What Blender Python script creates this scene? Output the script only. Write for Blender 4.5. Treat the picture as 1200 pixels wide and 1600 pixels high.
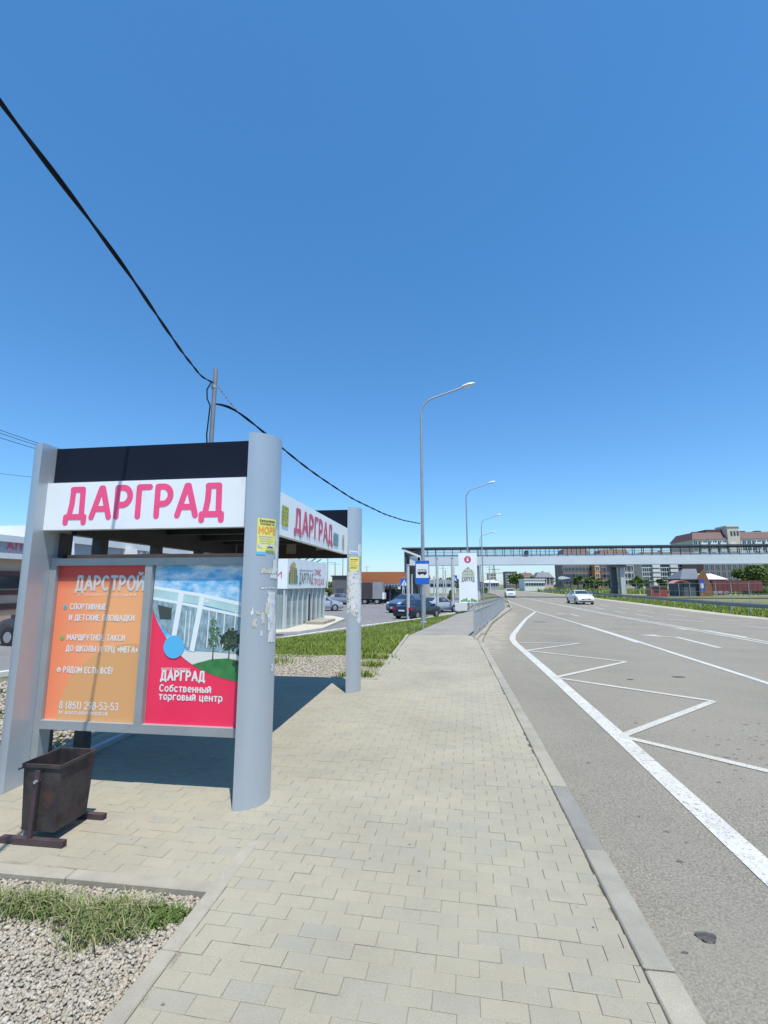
import bpy, bmesh, math, random
import numpy as np
from mathutils import Matrix, Vector
random.seed(7); RNG = np.random.default_rng(11)
for o in list(bpy.data.objects): bpy.data.objects.remove(o)
SC = bpy.context.scene; COL = SC.collection
R = math.radians

# ------------------------------------------------------------------ camera, sky, sun, exposure
FPX = 735.0; CAMH = 1.75
PITCH = math.atan(113/FPX)
_up = np.array([0, math.cos(PITCH), math.sin(PITCH)])
_d = np.array([103, -113, FPX], float); _d = _d - _up*_d.dot(_up); _d /= np.linalg.norm(_d)
_x = np.cross(_up, _d)
YAW = math.atan2(_d[0], math.hypot(_d[1], _d[2]))          # camera looks this far left of the road
cam = bpy.data.cameras.new('camera'); camo = bpy.data.objects.new('camera', cam); COL.objects.link(camo)
cam.sensor_fit = 'VERTICAL'; cam.sensor_height = 24; cam.sensor_width = 18
cam.lens = FPX/1600*24; cam.clip_start = .05; cam.clip_end = 6000
camo.location = (0, 0, CAMH); camo.rotation_euler = (math.pi/2+PITCH, 0, YAW)
SC.camera = camo
SUN_EL, SUN_H = R(69), (0.48, -0.88)
w = bpy.data.worlds.new('World'); SC.world = w; w.use_nodes = True
nt = w.node_tree; bgn = nt.nodes['Background']
sky = nt.nodes.new('ShaderNodeTexSky'); sky.sky_type = 'NISHITA'; sky.sun_disc = False
sky.sun_elevation = SUN_EL; sky.sun_rotation = math.atan2(SUN_H[0], SUN_H[1])
sky.air_density = 1.0; sky.dust_density = 0.35; sky.ozone_density = 2.0
tint = nt.nodes.new('ShaderNodeMix'); tint.data_type = 'RGBA'; tint.blend_type = 'MULTIPLY'; tint.inputs[0].default_value = 1
tc = nt.nodes.new('ShaderNodeTexCoord'); sp = nt.nodes.new('ShaderNodeSeparateXYZ'); nt.links.new(tc.outputs['Generated'], sp.inputs[0])
tr = nt.nodes.new('ShaderNodeValToRGB'); tr.color_ramp.elements[0].color = (.66, .80, 1.05, 1); tr.color_ramp.elements[1].color = (.47, .98, 1.27, 1)   # the whole sky all round, horizon to zenith
e_ = tr.color_ramp.elements.new(.12); e_.color = (.57, .88, 1.12, 1); tr.color_ramp.elements[2].position = .6
nt.links.new(sp.outputs[2], tr.inputs[0]); nt.links.new(tr.outputs[0], tint.inputs[7]); nt.links.new(sky.outputs[0], tint.inputs[6])
nt.links.new(tint.outputs[2], bgn.inputs[0]); bgn.inputs[1].default_value = 0.142
sl = bpy.data.lights.new('sun', 'SUN'); sl.energy = 4.6; sl.angle = R(.5); sl.color = (1, .965, .9)
so = bpy.data.objects.new('sun', sl); COL.objects.link(so)
_h = math.hypot(*SUN_H)
SUNV = Vector((SUN_H[0]/_h*math.cos(SUN_EL), SUN_H[1]/_h*math.cos(SUN_EL), math.sin(SUN_EL)))
so.rotation_euler = SUNV.to_track_quat('Z', 'Y').to_euler(); so.location = (5, -5, 30)
SC.view_settings.view_transform = 'Standard'; SC.view_settings.look = 'None'
SC.view_settings.exposure = 0.2; SC.view_settings.gamma = 1

# ------------------------------------------------------------------ measuring the place from the photograph
def ray(px, py):
    c = np.array([px-600, -(py-800), FPX]); return np.array([c@_x, c@_d, c@_up])
def atY(px, py, Y):
    r = ray(px, py); return r*(Y/r[1])+np.array([0, 0, CAMH])
def atX(px, py, X):
    r = ray(px, py); return r*(X/r[0])+np.array([0, 0, CAMH])
def sm(t):
    t = min(max(t, 0), 1); return t*t*(3-2*t)
def dip(Y): return -.45*sm((Y-12)/33)
XKY = [-60, 0, 10.5, 18.5, 26, 36, 44, 60, 100, 160, 240, 400]
XKX = [-45, -16.5, -10.8, -6.95, -5, -1.9, .3, 2.6, 6, 6, 0, -40]
def xk(Y): return float(np.interp(Y, XKY, XKX))            # kerb of the car park
def T(X, Y): return dip(Y)-.4*sm((xk(Y)+3-X)/3)            # height of the ground
def G(px, py, off=0):
    z = off; p = None
    for i in range(80):
        r = ray(px, py); p = r*((z-CAMH)/r[2])+np.array([0, 0, CAMH])
        z = .5*z+.5*(T(p[0], p[1])+off)
    return (float(p[0]), float(p[1]))

# ------------------------------------------------------------------ materials
def mat(name, col, rough=.6, metal=0, var=0, vscale=3, spot=None, spot_s=1, spot_t=(.55, .7), bump=0, bscale=80,
        rnd=None, coat=0, fine=0, fscale=200, spec=None, emis=None, alpha=None, stretch=None, bdist=.01):
    m = bpy.data.materials.new(name); m.use_nodes = True
    N = m.node_tree.nodes; L = m.node_tree.links; b = N['Principled BSDF']
    b.inputs['Roughness'].default_value = rough; b.inputs['Metallic'].default_value = metal
    b.inputs['Coat Weight'].default_value = coat
    if spec is not None: b.inputs['Specular IOR Level'].default_value = spec
    geo = N.new('ShaderNodeNewGeometry'); pos = geo.outputs['Position']
    if stretch:
        mp = N.new('ShaderNodeMapping'); mp.inputs['Scale'].default_value = stretch
        L.new(pos, mp.inputs['Vector']); pos = mp.outputs[0]
    def noise(s, d=4, r=.55):
        n = N.new('ShaderNodeTexNoise'); n.inputs['Scale'].default_value = s; n.inputs['Detail'].default_value = d
        n.inputs['Roughness'].default_value = r; L.new(pos, n.inputs['Vector']); return n.outputs['Fac']
    def ramp(fac, a, c):
        r = N.new('ShaderNodeMapRange'); r.inputs[1].default_value = a; r.inputs[2].default_value = c; L.new(fac, r.inputs[0]); return r.outputs[0]
    rgb = N.new('ShaderNodeRGB'); rgb.outputs[0].default_value = (*col, 1); cur = rgb.outputs[0]
    def mix(fac, a, bcol, mode='MIX'):
        x = N.new('ShaderNodeMix'); x.data_type = 'RGBA'; x.blend_type = mode
        if isinstance(fac, float): x.inputs[0].default_value = fac
        else: L.new(fac, x.inputs[0])
        L.new(a, x.inputs[6])
        if isinstance(bcol, tuple): x.inputs[7].default_value = (*bcol, 1)
        else: L.new(bcol, x.inputs[7])
        return x.outputs[2]
    if rnd:
        oi = N.new('ShaderNodeObjectInfo')
        ad = N.new('ShaderNodeMath'); ad.operation = 'ADD'; L.new(oi.outputs['Random'], ad.inputs[0]); L.new(geo.outputs['Random Per Island'], ad.inputs[1])
        fr = N.new('ShaderNodeMath'); fr.operation = 'FRACT'; L.new(ad.outputs[0], fr.inputs[0])
        cr = N.new('ShaderNodeValToRGB'); e = cr.color_ramp.elements
        while len(e) < len(rnd): e.new(.5)
        for i, c in enumerate(rnd):
            e[i].position = i/(len(rnd)-1); e[i].color = (*c, 1)
        L.new(fr.outputs[0], cr.inputs[0]); cur = cr.outputs[0]
    if var:
        f = ramp(noise(vscale, 5, .6), .3, .7)
        sc = N.new('ShaderNodeMapRange'); sc.inputs[3].default_value = 1-var; sc.inputs[4].default_value = 1+var; L.new(f, sc.inputs[0])
        vm = N.new('ShaderNodeVectorMath'); vm.operation = 'SCALE'; L.new(cur, vm.inputs[0]); L.new(sc.outputs[0], vm.inputs['Scale']); cur = vm.outputs[0]
    if fine:
        f = ramp(noise(fscale, 2, .7), .3, .7)
        sc = N.new('ShaderNodeMapRange'); sc.inputs[3].default_value = 1-fine; sc.inputs[4].default_value = 1+fine; L.new(f, sc.inputs[0])
        vm = N.new('ShaderNodeVectorMath'); vm.operation = 'SCALE'; L.new(cur, vm.inputs[0]); L.new(sc.outputs[0], vm.inputs['Scale']); cur = vm.outputs[0]
    if spot:
        cur = mix(ramp(noise(spot_s, 6, .65), *spot_t), cur, spot)
    L.new(cur, b.inputs['Base Color'])
    if bump:
        bp = N.new('ShaderNodeBump'); bp.inputs['Strength'].default_value = bump; bp.inputs['Distance'].default_value = bdist
        L.new(noise(bscale, 4, .6), bp.inputs['Height']); L.new(bp.outputs[0], b.inputs['Normal'])
    if alpha:                                               # (scale, lo, hi): worn through where the noise is low
        L.new(ramp(noise(alpha[0], 6, .7), alpha[1], alpha[2]), b.inputs['Alpha'])
    if emis:
        b.inputs['Emission Color'].default_value = (*col, 1); b.inputs['Emission Strength'].default_value = emis
    return m
M = {}
M['paver'] = mat('paver', (.4, .37, .3), .9, rnd=[(.337,.303,.222),(.354,.317,.233),(.342,.307,.226),(.358,.319,.235),(.330,.299,.224),(.348,.312,.23),(.339,.305,.226),(.318,.295,.23)], var=.14, vscale=.9, fine=.15, fscale=210, bump=.45, bscale=200, spot=(.245,.218,.165), spot_s=1.8, spot_t=(.55,.84))
M['joint'] = mat('joint_sand', (.27, .24, .175), .95, var=.45, vscale=5, fine=.3, fscale=160)
M['kerb'] = mat('kerb_concrete', (.4, .39, .36), .9, rnd=[(.32,.29,.22),(.345,.312,.238),(.31,.283,.218),(.30,.277,.225)], var=.14, vscale=3, fine=.15, fscale=220, bump=.4, bscale=150, spot=(.24,.23,.2), spot_s=4, spot_t=(.58,.75))
M['kerb_blue'] = mat('kerb_grey_blue', (.235, .222, .192), .85, var=.12, vscale=4, fine=.12, fscale=220, bump=.3, bscale=150)
M['edging'] = mat('edging_concrete', (.34, .305, .235), .9, var=.14, vscale=4, fine=.16, fscale=220, bump=.4, bscale=140, spot=(.3,.27,.2), spot_s=5, spot_t=(.6,.75))
M['asphalt'] = mat('asphalt', (.238, .213, .166), .92, var=.13, vscale=.45, fine=.5, fscale=75, bump=.9, bscale=110, spot=(.265,.235,.185), spot_s=.4, spot_t=(.42,.72), bdist=.008)
M['lot'] = mat('lot_asphalt', (.19, .18, .175), .92, var=.15, vscale=.6, fine=.3, fscale=60)
M['path'] = mat('path_asphalt', (.27, .245, .205), .92, var=.12, vscale=1, fine=.2, fscale=110)
M['dust'] = mat('dust', (.44, .385, .295), .95, var=.1, vscale=1, fine=.15, fscale=80, alpha=(2.5, .05, .6))
M['dirt'] = mat('dirt_shoulder', (.42, .38, .29), .95, var=.2, vscale=.7, fine=.2, fscale=30)
M['paint'] = mat('road_paint', (.53, .51, .45), .75, var=.1, vscale=2, fine=.14, fscale=60, alpha=(34, .30, .45), spot=(.5,.47,.4), spot_s=5, spot_t=(.55,.8))
M['paint_thin'] = mat('worn_road_paint', (.52, .5, .43), .8, var=.12, vscale=2, fine=.2, fscale=70, alpha=(45, .26, .5))
M['soil'] = mat('soil', (.2, .17, .11), .95, var=.3, vscale=2, fine=.3, fscale=60, spot=(.10,.13,.04), spot_s=1.5, spot_t=(.4,.6))
M['field'] = mat('field_grass', (.13, .15, .055), .95, var=.35, vscale=.15, spot=(.22,.19,.10), spot_s=.06, spot_t=(.45,.7), fine=.35, fscale=5)
M['gravelbed'] = mat('gravel_bed', (.30, .27, .21), .95, var=.3, vscale=9, fine=.4, fscale=90, bump=.8, bscale=90)
M['stone'] = mat('gravel_stone', (.5, .47, .4), .9, rnd=[(.38,.325,.24),(.43,.375,.29),(.34,.285,.21),(.48,.43,.35),(.32,.285,.235),(.40,.335,.25),(.36,.315,.25),(.29,.25,.195)], fine=.18, fscale=120)
M['blade'] = mat('grass_blade', (.1, .16, .03), .75, rnd=[(.17,.235,.035),(.22,.285,.05),(.19,.265,.035),(.30,.32,.09),(.14,.20,.03),(.24,.29,.055)], spec=.25, var=.22, vscale=.8)
M['dryblade'] = mat('dry_grass_blade', (.2, .2, .08), .8, rnd=[(.10,.145,.03),(.14,.19,.04),(.36,.32,.17),(.08,.13,.025),(.42,.38,.24),(.12,.17,.035),(.10,.15,.03)], spec=.25)
M['pillar'] = mat('silver_pillar', (.45, .49, .53), .36, .35, var=.045, vscale=1.6, fine=.02, fscale=60, stretch=(1, 1, .25), spot=(.40,.43,.46), spot_s=2.5, spot_t=(.6,.8))
M['frame'] = mat('grey_frame', (.34, .355, .36), .45, .2, var=.08, vscale=4)
M['steel'] = mat('galvanised_steel', (.42, .43, .43), .5, .5, var=.12, vscale=5)
M['darkpost'] = mat('dark_post', (.05, .05, .053), .5, .2, var=.15, vscale=4)
M['navyglass'] = mat('black_fascia', (.010, .013, .024), .5, 0, var=.1, vscale=1, spec=.15)
M['whitesign'] = mat('white_sign', (.86, .87, .86), .4, var=.03, vscale=1.5, spot=(.64,.64,.62), spot_s=1.7, spot_t=(.6,.85))
M['pink'] = mat('pink_letter', (.93, .09, .235), .4, var=.05, vscale=6)
M['pinkdark'] = mat('faded_red_letter', (.62, .08, .16), .5, var=.1, vscale=8)
M['ceiling'] = mat('shelter_ceiling', (.055, .05, .048), .8, var=.2, vscale=3)
M['brown'] = mat('brown_board', (.46, .22, .13), .6, var=.2, vscale=5)
M['white'] = mat('white_print', (.78, .77, .74), .5)
M['red_print'] = mat('red_print', (.92, .035, .105), .35, var=.03, vscale=2)
M['paper'] = mat('paper_scrap', (.66, .66, .64), .8, var=.12, vscale=14, fine=.1, fscale=70, spot=(.42,.44,.47), spot_s=22, spot_t=(.56,.62))
M['paperold'] = mat('old_glue', (.52, .50, .42), .8, var=.2, vscale=20)
M['yellow'] = mat('yellow_flyer', (.78, .72, .18), .6, var=.06, vscale=20)
M['orange_t'] = mat('orange_print', (.8, .36, .06), .6)
M['black_t'] = mat('black_print', (.03, .03, .03), .6)
M['cyan'] = mat('cyan_print', (.13, .48, .75), .5)
M['green_t'] = mat('green_print', (.16, .36, .13), .6, var=.2, vscale=20)
M['bin'] = mat('rusty_dark_bin', (.055, .047, .047), .62, .3, var=.4, vscale=9, spot=(.125,.062,.045), spot_s=6, spot_t=(.52,.72), bump=.3, bscale=60)
M['binfoot'] = mat('bin_foot_paint', (.075, .05, .055), .55, .2, var=.25, vscale=12, spot=(.17,.09,.06), spot_s=14, spot_t=(.6,.75))
M['cable'] = mat('black_cable', (.008, .008, .010), .7, spec=.15)
M['lamp_head'] = mat('lamp_head', (.62, .62, .6), .4)
M['lamp_pole'] = mat('lamp_pole', (.36, .38, .39), .5, .4, var=.1, vscale=2)
M['cpole'] = mat('concrete_post', (.5, .5, .48), .8, var=.1, vscale=3)
M['blue'] = mat('blue_sign', (.012, .13, .52), .4)
M['glass'] = mat('dark_glass', (.03, .045, .055), .06, 0, spec=.8)
M['shopglass'] = mat('shop_glass', (.27, .34, .33), .1, 0, var=.25, vscale=1.6, stretch=(6, 6, .4), spec=.8)
M['tyre'] = mat('tyre_rubber', (.02, .02, .02), .8)
M['rim'] = mat('alloy_rim', (.45, .45, .46), .35, .7)
M['headlight'] = mat('headlight_glass', (.62, .65, .68), .1)
M['tail'] = mat('tail_light_red', (.45, .01, .04), .25)
M['plastic'] = mat('black_plastic', (.025, .025, .027), .5)
for n, c in dict(carwhite=(.72,.73,.74), carnavy=(.018,.025,.05), carsilver=(.40,.43,.47), cardark=(.04,.03,.04), carblack=(.015,.015,.017), carred=(.30,.06,.055), cargrey=(.25,.26,.28), carblue=(.10,.14,.22)).items():
    M[n] = mat(n+'_paint', c, .28, .15, coat=.6)
M['cream'] = mat('cream_render', (.60, .52, .42), .85, var=.08, vscale=.2)
M['pinkwall'] = mat('pale_pink_render', (.58, .42, .34), .85, var=.08, vscale=.2)
M['whitewall'] = mat('white_render', (.68, .68, .65), .8, var=.06, vscale=.4)
M['brick'] = mat('red_brown_brick', (.27, .145, .115), .9, var=.15, vscale=.3, fine=.15, fscale=4)  # base colour lightened to stand in for haze over the far blocks
M['darkbrick'] = mat('dark_brown_brick', (.20, .155, .14), .9, var=.15, vscale=.3, fine=.15, fscale=4)  # also lightened, distance haze put into the colour
M['orangewall'] = mat('orange_render', (.55, .22, .09), .85, var=.1, vscale=.3)
M['roofbrown'] = mat('brown_metal_roof', (.12, .058, .05), .6, var=.12, vscale=.4)
M['roofgrey'] = mat('grey_sheet_roof', (.14, .15, .17), .55, var=.1, vscale=.6)
M['wooddark'] = mat('brown_boards', (.22, .11, .05), .8, var=.25, vscale=1.5)
M['maroon'] = mat('maroon_fence', (.16, .05, .05), .7, var=.12, vscale=.5)
M['canopy'] = mat('rust_orange_fascia', (.42, .135, .045), .55, var=.08, vscale=1, stretch=(1, 1, 6))
M['shopgrey'] = mat('grey_sign_band', (.32, .34, .37), .5, var=.06, vscale=.5)
M['shopbrown'] = mat('brown_cladding', (.11, .045, .04), .7, var=.1, vscale=.8)
M['shoptan'] = mat('tan_cladding', (.50, .36, .26), .75, var=.08, vscale=.8)
M['girder'] = mat('pale_girder_paint', (.60, .64, .66), .5, var=.06, vscale=.3)
M['bridgedark'] = mat('dark_bridge_steel', (.07, .08, .1), .5, .2, var=.1, vscale=1)
M['polycarb'] = mat('polycarbonate_panel', (.38, .43, .47), .25, var=.1, vscale=.5)
M['leaf'] = mat('leaf', (.06, .10, .025), .6, rnd=[(.07,.115,.022),(.11,.165,.04),(.085,.135,.025),(.15,.19,.05)], spec=.3)
M['bark'] = mat('bark', (.12, .09, .06), .9, var=.3, vscale=5)
M['skyhaze'] = M['whitewall']

# ------------------------------------------------------------------ mesh helpers
class MB:
    def __init__(s): s.v = []; s.f = []; s.mi = []; s.cur = 0
    def add(s, vs, fs):
        o = len(s.v); s.v += [tuple(map(float, v)) for v in vs]; s.f += [tuple(i+o for i in f) for f in fs]; s.mi += [s.cur]*len(fs); return s
    def box(s, x0, x1, y0, y1, z0, z1):
        return s.add([(x0,y0,z0),(x1,y0,z0),(x1,y1,z0),(x0,y1,z0),(x0,y0,z1),(x1,y0,z1),(x1,y1,z1),(x0,y1,z1)],
                     [(0,3,2,1),(4,5,6,7),(0,1,5,4),(1,2,6,5),(2,3,7,6),(3,0,4,7)])
    def cbox(s, x0, x1, y0, y1, z0, z1, c=.008):            # box with chamfered top and vertical edges
        def ring(k, z): return [(x0+k,y0,z),(x1-k,y0,z),(x1,y0+k,z),(x1,y1-k,z),(x1-k,y1,z),(x0+k,y1,z),(x0,y1-k,z),(x0,y0+k,z)]
        def ring2(k, z): return [(x0+2*k,y0+k,z),(x1-2*k,y0+k,z),(x1-k,y0+2*k,z),(x1-k,y1-2*k,z),(x1-2*k,y1-k,z),(x0+2*k,y1-k,z),(x0+k,y1-2*k,z),(x0+k,y0+2*k,z)]
        rs = [ring2(c, z0), ring(c, z0+c), ring(c, z1-c), ring2(c, z1)]
        return s.loft(rs)
    def loft(s, rings, closed=True, caps=True):
        n = len(rings[0]); vs = [p for r in rings for p in r]; fs = []
        for k in range(len(rings)-1):
            for i in range(n if closed else n-1):
                j = (i+1) % n; fs.append((k*n+i, k*n+j, (k+1)*n+j, (k+1)*n+i))
        if caps and closed:
            fs.append(tuple(range(n-1, -1, -1))); fs.append(tuple((len(rings)-1)*n+i for i in range(n)))
        return s.add(vs, fs)
    def tube(s, path, r, n=8, caps=True):
        path = [Vector(p) for p in path]; rs = r if isinstance(r, (list, tuple)) else [r]*len(path)
        rings = []; ref = None
        for i, p in enumerate(path):
            t = (path[min(i+1, len(path)-1)]-path[max(i-1, 0)]).normalized()
            if ref is None: ref = Vector((1,0,0)) if abs(t.x) < .8 else Vector((0,1,0))
            a = (ref-t*ref.dot(t)).normalized(); b = t.cross(a); ref = a
            rings.append([tuple(p+(a*math.cos(2*math.pi*k/n)+b*math.sin(2*math.pi*k/n))*rs[i]) for k in range(n)])
        return s.loft(rings, True, caps)
    def bar(s, p, q, w, h=None):                            # rectangular bar between two points
        h = h or w; p = Vector(p); q = Vector(q); t = (q-p).normalized()
        up = Vector((0,0,1)) if abs(t.z) < .9 else Vector((0,1,0))
        a = t.cross(up).normalized(); b = a.cross(t)
        def ring(c): return [tuple(c+a*sx*w/2+b*sy*h/2) for sx, sy in ((-1,-1),(1,-1),(1,1),(-1,1))]
        return s.loft([ring(p), ring(q)])
    def prism(s, poly, w0, w1, fn=None):                    # poly (u,v) extruded along w; fn maps (u,v,w)->xyz
        fn = fn or (lambda u, v, w_: (u, v, w_)); n = len(poly)
        vs = [fn(u, v, w0) for u, v in poly]+[fn(u, v, w1) for u, v in poly]
        fs = [tuple(range(n-1, -1, -1)), tuple(range(n, 2*n))]+[(i, (i+1) % n, n+(i+1) % n, n+i) for i in range(n)]
        return s.add(vs, fs)
    def mesh(s, name, m, smooth=False):
        me = bpy.data.meshes.new(name); me.from_pydata(s.v, [], s.f)
        for x in (m if isinstance(m, (list, tuple)) else [m]): me.materials.append(x)
        if any(s.mi): me.polygons.foreach_set('material_index', s.mi)
        if smooth: me.shade_smooth()
        if smooth == 'auto': me.set_sharp_from_angle(angle=R(38))
        bm = bmesh.new(); bm.from_mesh(me); bmesh.ops.recalc_face_normals(bm, faces=bm.faces); bm.to_mesh(me); bm.free()
        return me
    def build(s, name, m, parent=None, smooth=False, label=None):
        return link(name, s.mesh(name, m, smooth), parent, label)
def link(name, me, parent=None, label=None):
    o = bpy.data.objects.new(name, me); COL.objects.link(o)
    if parent: adopt(o, parent)
    if label: o['label'] = label
    return o
def wloc(o):
    v = Vector(o.location)
    return v
INV = {}
def adopt(o, parent):
    o.parent = parent; o.matrix_parent_inverse = Matrix.Translation(-ROOTLOC.get(parent.name, Vector((0,0,0))))
ROOTLOC = {}
def thing(name, label, cat, loc=(0,0,0), group=None):
    o = bpy.data.objects.new(name, None); o.empty_display_size = .1; COL.objects.link(o); o.location = loc; ROOTLOC[o.name] = Vector(loc)
    o['label'] = label; o['category'] = cat
    if group: o['group'] = group
    return o
def tag(o, label, cat, group=None):
    o['label'] = label; o['category'] = cat
    if group: o['group'] = group
    return o
def struct(o, kind='structure'): o['kind'] = kind; return o
KIDS = {}
def kids(o): return [c for c in COL.objects if c.parent == o]
def dup(root, loc, label, group=None, rz=None, scale=None):
    ks = kids(root)
    r = root.copy(); COL.objects.link(r); r.location = loc; r['label'] = label
    if rz is not None: r.rotation_euler = (0,0,rz)
    if scale: r.scale = (scale,)*3
    if group: r['group'] = group
    for c in ks:
        d = c.copy(); COL.objects.link(d); d.parent = r
        for g in kids(c):
            e = g.copy(); COL.objects.link(e); e.parent = d
    return r
def mesh_np(name, V, F, m):
    me = bpy.data.meshes.new(name); k = F.shape[1]
    me.vertices.add(len(V)); me.vertices.foreach_set('co', np.ascontiguousarray(V, np.float32).ravel())
    me.loops.add(F.size); me.loops.foreach_set('vertex_index', np.ascontiguousarray(F, np.int32).ravel())
    me.polygons.add(len(F)); me.polygons.foreach_set('loop_start', np.arange(0, F.size, k, dtype=np.int32))
    me.polygons.foreach_set('loop_total', np.full(len(F), k, np.int32))
    me.update(calc_edges=True); me.materials.append(m); return me
def inpoly(P, poly):
    x, y = P[:,0], P[:,1]; c = np.zeros(len(P), bool); n = len(poly)
    for i in range(n):
        x1, y1 = poly[i]; x2, y2 = poly[(i+1) % n]
        if y1 == y2: continue
        k = ((y1 > y) != (y2 > y)) & (x < (x2-x1)*(y-y1)/(y2-y1)+x1); c ^= k
    return c
def sample(poly, n):
    a = np.array(poly); lo, hi = a.min(0), a.max(0); P = lo+(hi-lo)*RNG.random((n, 2)); return P[inpoly(P, poly)]
def sheet(name, xl, xr, y0, y1, dy, nx, off, m, parent=None):   # ground sheet between two edges x=xl(Y)..xr(Y)
    ys = np.arange(y0, y1+1e-6, dy); V = []; F = []
    for i, y in enumerate(ys):
        a, b = xl(y), xr(y)
        for j in range(nx+1):
            x = a+(b-a)*j/nx; V.append((x, y, T(x, y)+off))
    for i in range(len(ys)-1):
        for j in range(nx):
            k = i*(nx+1)+j; F.append((k, k+1, k+nx+2, k+nx+1))
    me = bpy.data.meshes.new(name); me.from_pydata(V, [], F); me.materials.append(m); me.shade_smooth()
    return link(name, me, parent)
def polyline_strip(mb, pts, wd, off, step=.6):              # painted line following the ground
    P = []
    for a, b in zip(pts[:-1], pts[1:]):
        n = max(1, int(math.hypot(b[0]-a[0], b[1]-a[1])/step))
        for i in range(n): P.append((a[0]+(b[0]-a[0])*i/n, a[1]+(b[1]-a[1])*i/n))
    P.append(pts[-1]); vs = []
    for i, p in enumerate(P):
        a = P[max(i-1,0)]; b = P[min(i+1,len(P)-1)]; l = math.hypot(b[0]-a[0], b[1]-a[1]) or 1
        nx, ny = -(b[1]-a[1])/l, (b[0]-a[0])/l
        for s in (-.5, .5):
            x, y = p[0]+nx*wd*s, p[1]+ny*wd*s; vs.append((x, y, T(x, y)+off))
    mb.add(vs, [(2*i, 2*i+1, 2*i+3, 2*i+2) for i in range(len(P)-1)])
class Plane:
    def __init__(s, o, eu, ev): s.o = Vector(o); s.eu = Vector(eu).normalized(); s.ev = Vector(ev).normalized(); s.n = s.eu.cross(s.ev)
    def __call__(s, u, v, w_=0): return tuple(s.o+s.eu*u+s.ev*v+s.n*w_)
def _arc(cx, cy, rx, ry, a0, a1, n=8): return [(cx+rx*math.cos(R(a0+(a1-a0)*i/n)), cy+ry*math.sin(R(a0+(a1-a0)*i/n))) for i in range(n+1)]
_bowl = lambda x, y, rx, ry: [(x, y+ry)]+_arc(x+.12, y, rx, ry, 90, -90, 8)+[(x, y-ry)]
_O = lambda w_, h: [_arc(w_/2, h/2, w_/2, h/2, 0, 360, 16)]
_C = lambda w_, h: [_arc(w_/2, h/2, w_/2, h/2, 50, 310, 12)]
_vl = [(0,0),(0,1)]
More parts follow.
